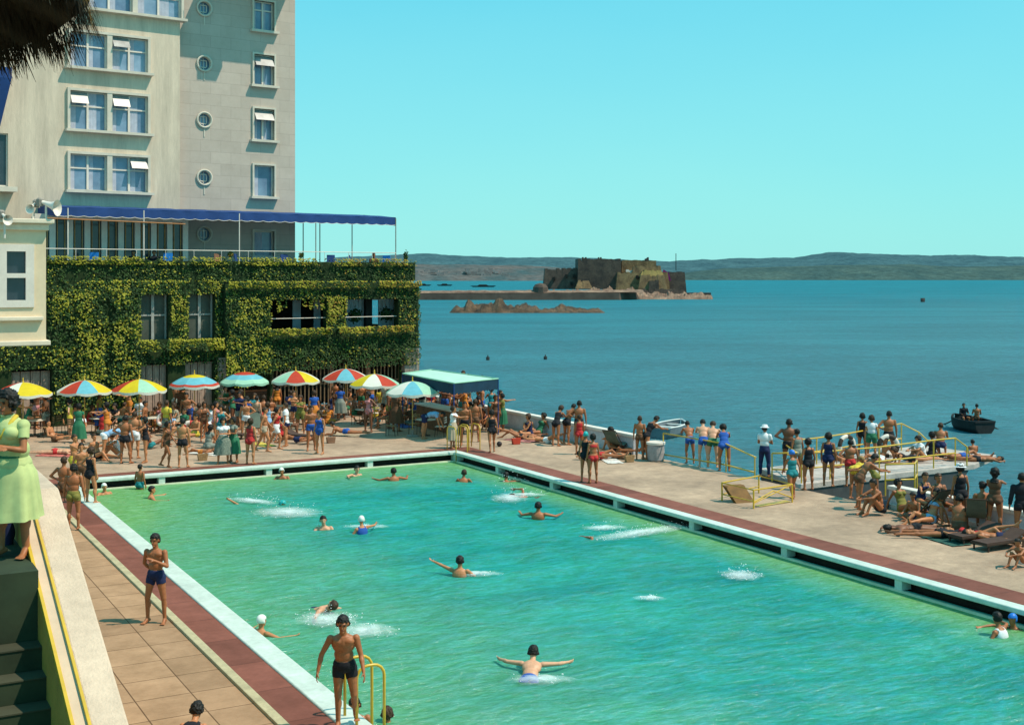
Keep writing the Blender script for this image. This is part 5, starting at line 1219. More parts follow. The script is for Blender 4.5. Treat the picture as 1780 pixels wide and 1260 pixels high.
POSE={
 'stand':{},
 'contra':dict(tR=(.14,.10,-1),sR=(.06,-.05,-1),sp=(-.04,.0,1),ch=(.03,.02,1),uL=(-.75,-.25,-.8),fL=(.75,.25,-.45),hd=(.05,.1,1)),
 'folded':dict(uR=(.22,.25,-1),fR=(-.95,.65,.25),uL=(-.22,.25,-1),fL=(.95,.65,.15),tR=(.12,.04,-1),tL=(-.10,-.02,-1)),
 'behind':dict(uR=(.34,-.30,-1),fR=(-.45,-.25,-.62),uL=(-.30,.25,-1),fL=(.75,.55,.55),tR=(.16,.06,-1),tL=(-.14,-.04,-1),hd=(0,.14,1),sR=(.02,-.06,-1)),
 'walk':dict(tR=(.03,.42,-1),sR=(.0,-.12,-1),tL=(-.03,-.28,-1),sL=(0,-.50,-1),uR=(.16,-.45,-1),fR=(.02,-.1,-1),uL=(-.16,.35,-1),fL=(0,.75,-1),sp=(0,.07,1)),
 'lean':dict(sp=(0,.55,1),ch=(0,.75,1),hd=(0,.75,.8),uR=(.15,.75,-.6),fR=(-.25,.85,-.1),uL=(-.15,.75,-.6),fL=(.25,.85,-.1),tR=(.08,-.10,-1),sR=(.02,-.08,-1),tL=(-.10,.12,-1),sL=(0,-.2,-1)),
 'bend':dict(sp=(0,1,.55),ch=(0,1,.15),hd=(0,1,-.1),look=(0,.3,-1),uR=(.1,.35,-1),fR=(0,.25,-1),uL=(-.1,.45,-1),fL=(0,.4,-1),tR=(.08,-.12,-1),sR=(0,-.02,-1),tL=(-.08,.05,-1),sL=(0,-.15,-1)),
 'hug':dict(uR=(.15,.9,-.3),fR=(-.5,.8,.1),uL=(-.15,.8,-.6),fL=(.5,.8,.3),sp=(0,.08,1)),
 'armsup':dict(uR=(.6,.3,.5),fR=(-.6,.1,.7),uL=(-.3,.1,-1),fL=(-.05,.4,-1)),
 'chair':dict(sp=(0,-.18,1),ch=(0,-.02,1),tR=(.18,1,-.05),sR=(.05,.15,-1),tL=(-.16,1,-.02),sL=(-.02,-.15,-1),uR=(.22,.25,-1),fR=(-.15,1,-.15),uL=(-.22,.25,-1),fL=(.35,1,.1)),
 'chair2':dict(sp=(0,.15,1),ch=(0,.35,1),hd=(0,.3,1),tR=(.12,1,-.05),sR=(.05,-.2,-1),tL=(-.12,1,-.0),sL=(.15,.35,-1),uR=(.2,.75,-1),fR=(-.1,.8,.5),uL=(-.2,.6,-1),fL=(.3,.9,-.1)),
 'deck':dict(sp=(0,-.75,1),ch=(0,-.45,1),hd=(0,-.1,1),tR=(.1,1,.12),sR=(.04,1,.05),tL=(-.1,1,.2),sL=(-.0,1,-.0),ftR=(.1,.4,1),ftL=(-.1,.4,1),uR=(.3,.3,-1),fR=(0,1,-.1),uL=(-.3,.3,-1),fL=(.1,1,-.1)),
 'sitknees':dict(sp=(0,.12,1),ch=(0,.35,1),hd=(0,.35,1),tR=(.10,.75,.80),sR=(.02,.35,-1),tL=(-.10,.72,.85),sL=(0,.42,-1),uR=(.18,.8,-.45),fR=(-.6,.9,-.1),uL=(-.18,.8,-.45),fL=(.6,.9,-.15)),
 'sitback':dict(sp=(0,-.55,1),ch=(0,-.35,1),hd=(0,-.0,1),tR=(.12,1,.42),sR=(.03,.85,-.75),tL=(-.12,1,.06),sL=(-.1,1,-.06),ftL=(-.2,.4,1),uR=(.25,-.45,-1),fR=(.05,-.35,-1),uL=(-.25,-.45,-1),fL=(-.05,-.35,-1)),
 'sitcross':dict(sp=(0,.06,1),ch=(0,.18,1),hd=(0,.3,1),tR=(.9,.75,.15),sR=(-1,.35,-.25),tL=(-.9,.75,.15),sL=(1,.55,-.25),ftR=(-.8,.5,0),ftL=(.8,.5,0),uR=(.25,.35,-1),fR=(-.2,.85,-.2),uL=(-.25,.35,-1),fL=(.3,.9,0)),
 'sitside':dict(sp=(.12,.0,1),ch=(.05,.1,1),hd=(0,.15,1),tR=(.35,1,.05),sR=(-.9,.1,-.08),tL=(-.1,1,.12),sL=(-.9,-.35,-.1),ftR=(-1,0,0),ftL=(-1,-.2,0),uR=(.45,-.1,-1),fR=(.1,-.1,-1),uL=(-.15,.5,-1),fL=(.2,.8,-.4)),
 'supine':dict(sp=(0,-1,.02),ch=(0,-1,.08),hd=(0,-1,.18),look=(0,.2,1),tR=(.1,1,.0),sR=(.06,1,-.03),tL=(-.1,1,.38),sL=(0,.72,-.62),ftR=(.3,.3,1),ftL=(-.1,1,-.1),uR=(.55,.75,-.1),fR=(.1,1,.0),uL=(-.55,.4,-.1),fL=(-.1,-.9,.1)),
 'supine2':dict(sp=(0,-1,.02),ch=(0,-1,.06),hd=(0,-1,.12),look=(.1,.2,1),tR=(.1,1,.7),sR=(.0,.95,-.9),tL=(-.1,1,.62),sL=(0,1,.25),ftL=(0,.6,1),uR=(.75,-.6,.1),fR=(-.5,-.75,.1),uL=(-.3,.9,-.05),fL=(.25,.9,.1)),
 'prone':dict(sp=(0,1,.10),ch=(0,1,.45),hd=(0,.7,1),look=(0,1,.1),tR=(.10,-1,-.06),sR=(.06,-1,.02),tL=(-.10,-1,-.06),sL=(-.02,-1,.02),ftR=(.1,-1,-.2),ftL=(-.1,-1,-.2),uR=(.25,.35,-1),fR=(-.25,1,-.05),uL=(-.25,.35,-1),fL=(.25,1,-.05)),
 'flat':dict(sp=(0,1,0),ch=(0,1,.04),hd=(.1,1,.15),look=(1,.2,-.15),tR=(.12,-1,-.02),sR=(.06,-1,.0),tL=(-.12,-1,-.02),sL=(-.02,-1,.0),ftR=(.2,-1,-.15),ftL=(-.2,-1,-.15),uR=(.85,.5,-.1),fR=(-.75,.65,0),uL=(-.85,.5,-.1),fL=(.75,.65,0)),
 'crouch':dict(sp=(0,.55,1),ch=(0,.8,.9),hd=(0,.5,1),tR=(.2,1,.18),sR=(.0,-.55,-1),tL=(-.2,1,.1),sL=(0,-.55,-1),uR=(.1,.7,-.8),fR=(0,.75,-.8),uL=(-.1,.7,-.7),fL=(.1,.8,-.7)),
 # water
 'tread':dict(sp=(0,.1,1),ch=(0,.1,1),hd=(0,.1,1),uR=(.95,.35,-.28),fR=(.3,.85,.05),uL=(-.95,.35,-.28),fL=(-.3,.85,.05),tR=(.1,.3,-1),sR=(0,-.4,-1),tL=(-.15,.1,-1),sL=(0,-.2,-1)),
 'tread2':dict(sp=(.1,.25,1),ch=(.1,.2,1),hd=(.1,.15,1),uR=(.6,.6,-.75),fR=(-.1,.95,.1),uL=(-.5,.4,-.9),fL=(-.2,.85,-.1),tR=(.1,.1,-1),sR=(0,-.5,-1),tL=(-.15,-.3,-1),sL=(0,-.4,-1)),
 'tread3':dict(sp=(-.1,.4,1),ch=(-.15,.4,1),hd=(0,.2,1),crt=(1,.3,.1),uR=(.8,.6,.05),fR=(.2,1,-.05),uL=(-.6,-.1,-.9),fL=(-.3,.6,-.5),tR=(.1,-.6,-1),sR=(0,-.6,-1),tL=(-.15,-.5,-1),sL=(0,-.5,-1)),
 'reach':dict(sp=(0,.35,1),ch=(0,.2,1),hd=(0,.1,1),uL=(-.95,.45,.25),fL=(-.95,.35,.30),uR=(.7,.4,-.7),fR=(.0,.9,-.1),tR=(.1,-.5,-1),sR=(0,-.4,-1),tL=(-.15,-.4,-1),sL=(0,-.5,-1)),
 'breast':dict(sp=(0,1,.42),ch=(0,1,.40),hd=(0,.65,1),look=(0,1,0),uR=(1,.28,.0),fR=(.62,.8,-.10),uL=(-1,.28,.0),fL=(-.62,.8,-.10),tR=(.22,-1,-.22),sR=(.12,-1,-.45),tL=(-.22,-1,-.22),sL=(-.12,-1,-.45),ftR=(.3,-1,-.3),ftL=(-.3,-1,-.3)),
 'backst':dict(sp=(0,-1,.34),ch=(0,-1,.36),hd=(0,-.8,.7),look=(0,.6,1),uR=(.6,-.1,-.25),fR=(.6,.5,-.1),uL=(-.6,-.5,-.1),fL=(-.55,-.75,.1),tR=(.1,1,-.12),sR=(.06,1,-.05),tL=(-.1,1,-.28),sL=(0,1,-.1),ftR=(.1,1,.5),ftL=(-.1,1,.5)),
 'crawl':dict(sp=(0,1,.10),ch=(0,1,.12),hd=(0,1,.22),look=(.8,.5,-.1),uR=(.5,.2,.95),fR=(.25,1,-.1),uL=(-.2,1,-.1),fL=(0,1,-.2),tR=(.1,-1,-.05),sR=(.06,-1,.0),tL=(-.10,-1,-.16),sL=(-.02,-1,-.02),ftR=(.1,-1,.2),ftL=(-.1,-1,-.1)),
 'legup':dict(sp=(0,1,.04),ch=(0,1,.18),hd=(0,.7,1),uR=(.8,.6,-.2),fR=(.3,1,0),uL=(-.8,.6,-.2),fL=(-.3,1,0),tR=(.1,-1,.10),sR=(.06,-1,.62),tL=(-.10,-1,-.1),sL=(-.02,-1,-.1),ftR=(.1,-1,.6),ftL=(-.1,-1,-.2)),
 # hero poses
 'climb':dict(sp=(.05,.20,1),ch=(.02,.20,1),hd=(.02,.28,1),look=(.05,1,-.30),tR=(.02,.02,-1),sR=(.0,-.10,-1),tL=(-.10,-.05,-1),sL=(-.03,-.55,-1),uR=(.50,-.02,-1),fR=(.20,.24,-1),uL=(-.26,.10,-1),fL=(-.16,.55,-.80)),
 'green':dict(sp=(0,.10,1),ch=(0,.14,1),hd=(0,.16,1),look=(.05,1,-.55),uR=(.18,.28,-1),fR=(-.85,.55,.15),uL=(-.20,.30,-1),fL=(.85,.60,.25),tR=(.05,.05,-1),sR=(.02,-.05,-1)),
}
BODY={}
def skeleton(pose,fem):
    d=dict(D0); d.update(POSE[pose]); s=1.0
    P=V3((0,0,0)); rt=nrm(d['rt']); sp=nrm(d['sp']); ch=nrm(d['ch']); hd=nrm(d['hd']); look=nrm(d['look'])
    crt=nrm(d['crt']) if d['crt'] else rt
    hw=.095 if fem else .088; sw=.150 if fem else .182
    J={}
    J['P']=P; J['W']=P+sp*.17; J['C']=J['W']+ch*.19; J['N']=J['C']+ch*.15
    J['H']=J['N']+hd*.175; 
    for q,sg in (('R',1),('L',-1)):
        J['hip'+q]=P+rt*hw*sg-sp*.05; J['kn'+q]=J['hip'+q]+nrm(d['t'+q])*.435; J['an'+q]=J['kn'+q]+nrm(d['s'+q])*.42
        ft=nrm(d['ft'+q]); J['ft'+q]=ft
        J['sh'+q]=J['N']-ch*.055+crt*sw*sg; J['el'+q]=J['sh'+q]+nrm(d['u'+q])*.285; J['wr'+q]=J['el'+q]+nrm(d['f'+q])*.25; J['hdr'+q]=nrm(d['f'+q])
    J['rt']=rt;J['sp']=sp;J['ch']=ch;J['hd']=hd;J['crt']=crt
    hf=(look-hd*look.dot(hd)); J['fw']=hf.normalized(); J['look']=look; J['hr']=J['fw'].cross(hd).normalized()
    J['pf']=sp.cross(rt)*1.0; J['cf']=ch.cross(crt)*1.0
    return J
def body(pose,fem=False,hi=False,heavy=0.0):
    key=(pose,fem,hi,heavy)
    if key in BODY: return BODY[key]
    J=skeleton(pose,fem); m=MB(); B=[]
    k=1+heavy
    rt,sp,ch,crt,pf,cf=J['rt'],J['sp'],J['ch'],J['crt'],J['pf'],J['cf']
    ell(m,J['P']+sp*.01,rt,pf,sp,(.172 if fem else .160,.118*k,.135))
    ell(m,J['W']-pf*.0,rt,cf,sp,((.128 if fem else .142)*k,.098*k,.15))
    ell(m,J['C']+ch*.0,crt,cf,ch,(.150 if fem else .175,.108*k,.175))
    ell(m,J['N']-ch*.07,crt,cf,ch,(.150 if fem else .180,.075,.07))
    for sg in (1,-1):
        ell(m,J['P']-pf*.055-sp*.07+rt*.075*sg,rt,pf,sp,(.088,.085,.095))
        if fem: ell(m,J['C']+cf*.085+ch*.02+crt*.072*sg,crt,cf,ch,(.062,.058,.062))
        else: ell(m,J['C']+cf*.062+ch*.055+crt*.075*sg,crt,cf,ch,(.08,.045,.06))
    rcap(m,J['N']-ch*.03,J['H']-J['hd']*.06,.054 if not fem else .047,.050 if not fem else .044)
    hd,fw,hr,H=J['hd'],J['fw'],J['hr'],J['H']
    ell(m,H+hd*.028-fw*.012,hr,fw,hd,(.077,.095,.098),20)
    ell(m,H-hd*.045+fw*.020,hr,fw,hd,(.058,.068,.075),18)
    rcap(m,H+fw*.082+hd*.018,H+fw*.106-hd*.020,.010,.014,8)      # nose
    ell(m,H+fw*.074-hd*.095,hr,fw,hd,(.026,.024,.020),10)           # chin
    ell(m,H+fw*.082-hd*.052,hr,fw,hd,(.026,.014,.012),10)           # lips
    ell(m,H+fw*.078+hd*.042,hr,fw,hd,(.052,.016,.012),10)           # brow
    for sg in (1,-1): ell(m,H+hr*.080*sg-hd*.005-fw*.008,hr,fw,hd,(.012,.020,.032),8)
    for q,sg in (('R',1),('L',-1)):
        hp,kn,an=J['hip'+q],J['kn'+q],J['an'+q]; tdir=(kn-hp).normalized(); sdir=(an-kn).normalized()
        rcap(m,hp,kn,.092 if fem else .086,.054); rcap(m,hp+tdir*.06,hp+tdir*.22,.086,.074)
        side=tdir.cross(sdir); bk=(sdir.cross(rt)).normalized()
        ell(m,kn,rt,rt.cross(sdir).normalized(),sdir,(.056,.056,.06),12)
        rcap(m,kn,an,.050,.034); ell(m,kn+sdir*.13-J['ft'+q]*.022,rt,rt.cross(sdir).normalized(),sdir,(.052,.055,.11),12)
        ft=J['ft'+q]; 
        heel=an+sdir*.045-ft*.045; ball=an+sdir*.055+ft*.125; rcap(m,heel,ball,.032,.030,flat=.95); rcap(m,an,ball-ft*.03,.036,.028)
        fr=ft.cross(sdir).normalized() if ft.cross(sdir).length>1e-3 else rt
        for t in range(5):
            o=(t-2)*.017; rcap(m,ball+fr*o,ball+fr*o*1.1+ft*(.055-abs(t-(1 if sg>0 else 3))*.006),.013,.010,8)
        sh,el,wr=J['sh'+q],J['el'+q],J['wr'+q]; ud=(el-sh).normalized(); fd=(wr-el).normalized()
        ell(m,sh+ud*.015,crt,cf,ch,(.054 if not fem else .045,.054,.055),12)
        rcap(m,sh,el,.052 if not fem else .043,.037 if not fem else .032); rcap(m,el,wr,.039 if not fem else .033,.026); ell(m,el+fd*.07,fd.orthogonal().normalized(),fd.cross(fd.orthogonal().normalized()),fd,(.042 if not fem else .035,.040 if not fem else .034,.08),12)
        # hand
        up_=(cf-fd*cf.dot(fd)); up_=up_.normalized() if up_.length>.2 else fd.orthogonal().normalized()
        hw_=up_; pn=fd.cross(hw_).normalized()      # palm width direction, palm normal
        pc=wr+fd*.05; ell(m,pc,hw_,pn,fd,(.040,.018,.055),12); rcap(m,wr-fd*.02,wr+fd*.03,.026,.024,flat=.8,ax=hw_)
        pal=pn*(-sg) if pn.dot(crt)*sg>0 else pn*sg
        inward=-crt*sg; pal=pn if pn.dot(inward)>0 else -pn
        fr_=.0085 if hi else .0105
        for t in range(4):
            o=(t-1.5)*.0205; b0=wr+fd*.092+hw_*(-o)
            L=(.040,.046,.044,.034)[3-t]; d1=(fd+pal*.25).normalized(); d2=(fd+pal*.9).normalized()
            p1=b0+d1*L; p2=p1+d2*L*.85; rcap(m,b0-fd*.01,p1,fr_,fr_*.95,8); rcap(m,p1,p2,fr_*.95,fr_*.8,8)
        b0=wr+fd*.035+hw_*.030; p1=b0+(hw_*.75+fd*.8+pal*.45).normalized()*.045; p2=p1+(fd+pal*.5+hw_*.1).normalized()*.032
        rcap(m,b0,p1,.012,.011,8); rcap(m,p1,p2,.011,.009,8)
    me=m.mesh('tmp',[SK[0]]); o=bpy.data.objects.new('tmp',me); COL.objects.link(o)
    rm=o.modifiers.new('r','REMESH'); rm.mode='VOXEL'; rm.voxel_size=.0062 if hi else .0165; rm.adaptivity=0
    sm=o.modifiers.new('s','SMOOTH'); sm.factor=.5; sm.iterations=18 if hi else 3
    dg=bpy.context.evaluated_depsgraph_get(); dg.update(); ev=o.evaluated_get(dg); me2=bpy.data.meshes.new_from_object(ev)
    bpy.data.objects.remove(o)
    nv=len(me2.vertices); co_=np.empty(nv*3); me2.vertices.foreach_get('co',co_); co_=co_.reshape(-1,3)
    nr=np.empty(nv*3); me2.vertices.foreach_get('normal',nr); nr=nr.reshape(-1,3)
    # nearest bone
    bones=[('pel',J['P']-sp*.10,J['P']+sp*.10,.13),('abd',J['P']+sp*.10,J['C']-ch*.06,.12),('chest',J['C']-ch*.06,J['N']-ch*.05,.13),('neck',J['N']-ch*.01,J['H']-hd*.09,.05),('head',H-hd*.05,H+hd*.05,.09)]
    for q in 'RL':
        bones+=[('th'+q,J['hip'+q],J['kn'+q],.075),('sn'+q,J['kn'+q],J['an'+q],.045),('ft'+q,J['an'+q],J['an'+q]+J['ft'+q]*.12,.04),('ua'+q,J['sh'+q],J['el'+q],.045),('fa'+q,J['el'+q],J['wr'+q],.034),('ha'+q,J['wr'+q],J['wr'+q]+J['hdr'+q]*.15,.03),('cl'+q,J['N']-ch*.05,J['sh'+q],.055)]
    D=[];T=[]
    for n_,a,b,r in bones:
        a=np.array(a);b=np.array(b);ab=b-a; t=np.clip(((co_-a)@ab)/(ab@ab),0,1); D.append(np.linalg.norm(co_-(a+t[:,None]*ab),axis=1)/r); T.append(t)
    D=np.array(D);T=np.array(T); bi=D.argmin(0); t=T[bi,np.arange(nv)]
    nm=[b[0] for b in bones]; names=np.array(nm)[bi]
    zmin=co_[:,2].min()
    info=dict(me=me2,co=co_,nr=nr,names=names,t=t,J=J,zmin=zmin,fem=fem,hi=hi,garm={})
    me2.name='person_body'; me2.materials.clear(); me2.materials.append(SK[0])
    me2.polygons.foreach_set('use_smooth',[True]*len(me2.polygons)); 
    info['polys']=[tuple(p.vertices) for p in me2.polygons]
    BODY[key]=info; return info
def garment(info,kind):
    if kind in info['garm']: return info['garm'][kind]
    co_,nr,names,t,J=info['co'],info['nr'],info['names'],info['t'],info['J']
    fem=info['fem']; P=np.array(J['P']); sp=np.array(J['sp']); H=np.array(J['H']); hd=np.array(J['hd']); fw=np.array(J['fw']); hr=np.array(J['hr'])
    C=np.array(J['C']); ch=np.array(J['ch']); cf=np.array(J['cf']); crt=np.array(J['crt'])
    hz=(co_-P)@sp; cz=(co_-C)@ch; cx=(co_-C)@crt; cy=(co_-C)@cf
    hh=(co_-H)@hd; hf=(co_-H)@fw; hx=(co_-H)@hr
    th=np.array([n[:2]=='th' for n in names]); sn=np.array([n[:2]=='sn' for n in names]); ua=np.array([n[:2]=='ua' for n in names]); fa=np.array([n[:2]=='fa' for n in names]); cl=np.array([n[:2]=='cl' for n in names])
    pel=names=='pel'; abd=names=='abd'; che=names=='chest'; head=(names=='head')|(names=='neck')
    off=.007
    if kind=='trunks': s=(pel&(hz<.09))|(th&(t<.30)&(hz<.09)); off=.009
    elif kind=='briefs': s=(pel&(hz<.075))|(th&(t<.10)&(hz<.07))
    elif kind=='shorts': s=(pel&(hz<.12))|(th&(t<.55)&(hz<.12))|(abd&(hz<.11)); off=.016
    elif kind=='trousers': s=(pel&(hz<.12))|th&(hz<.12)|(sn&(t<.97)); off=.018
    elif kind=='swimsuit':
        s=pel|(th&(t<.10)&(hz<.07))|abd|(che&(cz<.085))|((che|cl)&(cz>=.08)&(np.abs(np.abs(cx)-.085)<.022)&(cz<.30))
    elif kind=='bikini': s=(pel&(hz<.05))|(th&(t<.09)&(hz<.05)); 
    elif kind=='bikini_top': s=(che|abd)&(cz<.075)&(cz>-.035)
    elif kind=='shirt': s=pel&(hz>-.03)|abd|che|cl&(cz<.19)|(ua&(t<.55)); off=.016
    elif kind=='longshirt': s=pel&(hz>-.03)|abd|che|cl&(cz<.19)|ua|(fa&(t<.85)); off=.016
    elif kind=='blouse': s=pel&(hz>0)|abd|che&(cz<.16)|cl&(cz<.17)&(np.abs(cx)>.07)|(ua&(t<.35)); off=.013
    elif kind=='hair_short': s=head&((hh>.045)|((hf<-.005)&(hh>-.055)))&~((hf>.055)&(hh<.062)); off=.014
    elif kind=='hair_full': s=head&((hh>.05)|((hf<.02)&(hh>-.085))|((hf<.05)&(np.abs(hx)>.045)&(hh>-.04)))&~((hf>.06)&(hh<.07)); off=.026
    elif kind=='hair_long': s=(head&((hh>.05)|((hf<.025)&(hh>-.13)))&~((hf>.06)&(hh<.07)))|((che|cl)&(cy<-.02)&(np.abs(cx)<.09)&(cz>.05)); off=.024
    elif kind=='cap': s=head&((hh>.035)|((hf<.01)&(hh>-.045)))&~((hf>.055)&(hh<.05)); off=.012
    else: raise KeyError(kind)
    sel=[p for p in info['polys'] if all(s[i] for i in p)]
    ids=sorted(set(i for p in sel for i in p)); mp={a:b for b,a in enumerate(ids)}
    if not ids: info['garm'][kind]=None; return None
    vv=co_[ids]+nr[ids]*off
    if kind.startswith('hair'):
        for k_,i in enumerate(ids):
            q=noise.noise(V3(co_[i]*38)); vv[k_]=co_[i]+nr[i]*off*(1+1.0*q+.5*noise.noise(V3(co_[i]*90)))+ (hd*.01 if hh[i]>.05 else 0)
    # faces ring: add thin edge by duplicating as inner layer would double; fold border inwards
    fs=[tuple(mp[i] for i in p) for p in sel]
    edges={}
    for f in fs:
        for a,b in zip(f,f[1:]+f[:1]): e_=(min(a,b),max(a,b)); edges.setdefault(e_,[]).append((a,b))
    bord=[v[0] for v in edges.values() if len(v)==1]
    base={}; V=vv.tolist()
    for a,b in bord:
        for q in (a,b):
            if q not in base: base[q]=len(V); V.append((co_[ids[q]]-nr[ids[q]]*.004).tolist())
    for a,b in bord: fs.append((b,a,base[a],base[b]))
    me=bpy.data.meshes.new(kind); me.from_pydata(V,[],fs); me.polygons.foreach_set('use_smooth',[True]*len(fs)); me.materials.append(CL['black'])
    info['garm'][kind]=me; return me
def skirt_mesh(info,kind):
    if kind in info['garm']: return info['garm'][kind]
    J=info['J']; m=MB(); L={'skirt':.62,'dress_skirt':.56}[kind]
    w=J['P']+J['sp']*.14; kmid=(J['knR']+J['knL'])/2; d=(kmid-J['P']).normalized(); n=44; vs=[]; rows=12
    for i in range(rows+1):
        t=i/rows; c=w.lerp(J['P']+d*.10,min(1,t*2.2)) if t<.455 else J['P']+d*(.10+(L-.10)*(t-.455)/.545)
        rr=.125+.075*min(1,t*2.6)+.10*max(0,t-.3)
        for k in range(n):
            a=2*math.pi*k/n; f=1+.075*t*math.sin(a*9+1.3*math.sin(a*2))*(1+.4*math.sin(3*a)); vs.append(c+J['rt']*(rr*1.08*f*math.cos(a))+J['pf']*(rr*.86*f*math.sin(a)))
    m.add(vs,[(i*n+k,i*n+(k+1)%n,(i+1)*n+(k+1)%n,(i+1)*n+k) for i in range(rows) for k in range(n)])
    me=m.mesh(kind,[CL['grey']],True); info['garm'][kind]=me; return me
def hat_mesh(info,brim=.16):
    if 'hat' in info['garm']: return info['garm']['hat']
    J=info['J']; c=J['H']+J['hd']*.062; m=MB(); n=24; prof=[(brim,-.012),(brim*.8,.002),(.098,.008),(.095,.06),(.075,.088),(.01,.092)]; vs=[]
    for r,z in prof:
        for k in range(n): a=2*math.pi*k/n; vs.append(c+J['hr']*(r*math.cos(a))+J['fw']*(r*1.12*math.sin(a))+J['hd']*z)
    m.add(vs,[(i*n+k,i*n+(k+1)%n,(i+1)*n+(k+1)%n,(i+1)*n+k) for i in range(len(prof)-1) for k in range(n)]); me=m.mesh('hat',[CL['white']],True); info['garm']['hat']=me; return me
def setmat(o,m):
    o.material_slots[0].link='OBJECT'; o.material_slots[0].material=m
M_eye=mat('eye_dark',(.01,.008,.006),.3,.1); M_lip=mat('lip_red',(.28,.07,.05),.5,.1); M_brow=HR[0]
NP=0
GR=random.Random(404)
def person(p,f,pose,label,wear=(),skin=0,hair=('hair_short',0),fem=False,hi=False,h=1.72,group=None,hat=None,z=None,heavy=0.0,tilt=None,flip=False):
    """p ground point, f facing (0 towards the camera, 90 to the right, 180 away)"""
    global NP; NP+=1
    info=body(pose,fem,hi,heavy); s=h/1.74
    o=bpy.data.objects.new('person',info['me']); COL.objects.link(o); setmat(o,SK[skin]); gq=1.08 if hi else GR.uniform(1.02,1.22); o.scale=((-s if flip else s)*gq,s*gq,s)
    zz=p.z-info['zmin']*s if z is None else z
    o.location=(p.x,p.y,zz); o.rotation_euler=(tilt[0] if tilt else 0,tilt[1] if tilt else 0,R(180+f))
    tag(o,label,'person',group)
    names_={'hair_short':'hair','hair_full':'hair','hair_long':'hair','cap':'bathing_cap','trunks':'swim_trunks','briefs':'swim_trunks','bikini':'bikini_bottom','longshirt':'shirt','dress_skirt':'skirt'}
    def child(me,nm_,mt):
        if me is None: return
        c=bpy.data.objects.new(nm_,me); COL.objects.link(c); c.parent=o; setmat(c,mt)
    child(garment(info,hair[0]),names_[hair[0]],HR[hair[1]])
    for k,c in wear:
        if k in('skirt','dress_skirt'): child(skirt_mesh(info,k),'skirt',CL[c])
        else:
            child(garment(info,k),names_.get(k,k),CL[c])
            if k=='bikini': child(garment(info,'bikini_top'),'bikini_top',CL[c])
    if hat: child(hat_mesh(info),'sun_hat',CL[hat])
    if hi:
        J=info['J']; H,hd,fw,hr=J['H'],J['hd'],J['fw'],J['hr']
        for sg in (1,-1):
            m=MB(); ell(m,H+fw*.080+hd*.020+hr*.032*sg,hr,fw,hd,(.014,.010,.007),10); c=m.build('eye',M_eye,o)
            m=MB(); ell(m,H+fw*.088+hd*.040+hr*.033*sg,hr,fw,hd,(.020,.008,.004),10); c=m.build('eyebrow',M_brow,o)
        m=MB(); ell(m,H+fw*.090-hd*.054,hr,fw,hd,(.022,.008,.006),10); m.build('mouth',M_lip,o)
    return o
T_=lambda c:(('trunks',c),); B_=lambda c:(('briefs',c),); S_=lambda c:(('swimsuit',c),); K_=lambda c:(('bikini',c),)
SH=('hair_short',0); SB=('hair_short',1); FU=('hair_full',0); FB=('hair_full',1); LG=('hair_long',0); LB=('hair_long',1); CW=('cap',3); CT=('cap',4); CBL=('cap',5)
# ---- the people the photograph shows, one by one: (u,v of feet) is turned into a point on the deck
def P_(u,v,*a,**k):
    p=G(u,v); x,y=toP(p)                 # keep everyone on the deck side of the sea walls
    if -30<y<-16.9 and 5.9<x<9: p=PF(5.85,y,0)
    if -4<y<19 and 5.5<x<8: p=PF(5.5,y,0)
    return person(p,*a,**k)
# --- left walkway
P_(271,1083,-12,'behind','young man in dark blue trunks standing alone on the path beside the long pool edge',T_('navy'),1,SH,hi=True,h=1.74)
P_(128,921,180,'stand','man seen from behind in olive trunks closest to the left end of the path',T_('olive'),1,SH,hi=True,h=1.74)
P_(110,903,165,'contra','man with a white headband half hidden behind the olive trunks man',T_('brown'),1,SB,h=1.74)
P_(157,875,150,'contra','woman in a black swimsuit standing on the coping at the near left pool corner',S_('black'),0,FB,fem=True,h=1.66)
P_(141,866,20,'stand','bather in brown trunks between the olive trunks man and the black swimsuit woman',T_('brown'),0,SH,h=1.68)
P_(128,845,75,'hug','bather in yellow top in the knot of people at the left pool corner',(('trunks','yellow'),),0,SB,h=1.66)
# --- climbing man and swimmers at the ladder
person(G(599,1266,.05),5,'climb','lean tanned man in dark trunks climbing out at the yellow pool ladder',T_('black'),1,SH,hi=True,h=1.72)
def swim(u,v,f,pose,label,dz,**k):
    c=G(u,v,WZ); return person(c,f,pose,label,z=WZ+dz,**k)
swim(622,1252,15,'tread2','dark haired bather with wet face in the water at the foot of the ladder',-.36,skin=1,hair=SH,hi=True)
swim(682,1262,190,'tread3','swimmer seen from behind at the bottom edge, only wet dark hair above water',-.52,skin=1,hair=SB,hi=True)
person(G(318,1322)+Vector((0,0,.0)),176,'prone','bather in a black and white top lying on the path at the bottom edge',(('swimsuit','black'),('trunks','navy')),0,SH,hi=True,fem=True)
# --- pool swimmers
swim(920,1178,172,'breast','broad shouldered man in blue trunks swimming breaststroke away, arms spread wide',-.05,wear=T_('blue'),skin=2,hair=SH,hi=True)
swim(797,1003,168,'reach','swimmer with one arm stretched left in the middle of the pool',-.30,wear=T_('brown'),skin=0,hair=SH,hi=True,flip=False)
swim(545,1056,225,'backst','swimmer on the back in dark trunks, kicking up foam',-.10,wear=T_('navy'),skin=2,hair=SB)
swim(450,1103,140,'tread','swimmer in a white bathing cap holding on close to the long left coping',-.40,skin=0,hair=CW)
swim(566,918,10,'tread2','dark haired swimmer just left of the one in a white cap',-.40,skin=2,hair=SH)
swim(633,929,190,'tread3','standing bather in white cap and blue swimsuit in the far half of the pool',-.26,wear=S_('blue'),skin=0,hair=CW,fem=True)
swim(935,902,170,'tread','dark haired swimmer with one arm out below the spray',-.30,skin=1,hair=SH)
swim(931,865,250,'crawl','swimmer doing the crawl towards the far corner',-.10,wear=T_('brown'),skin=1,hair=SB)
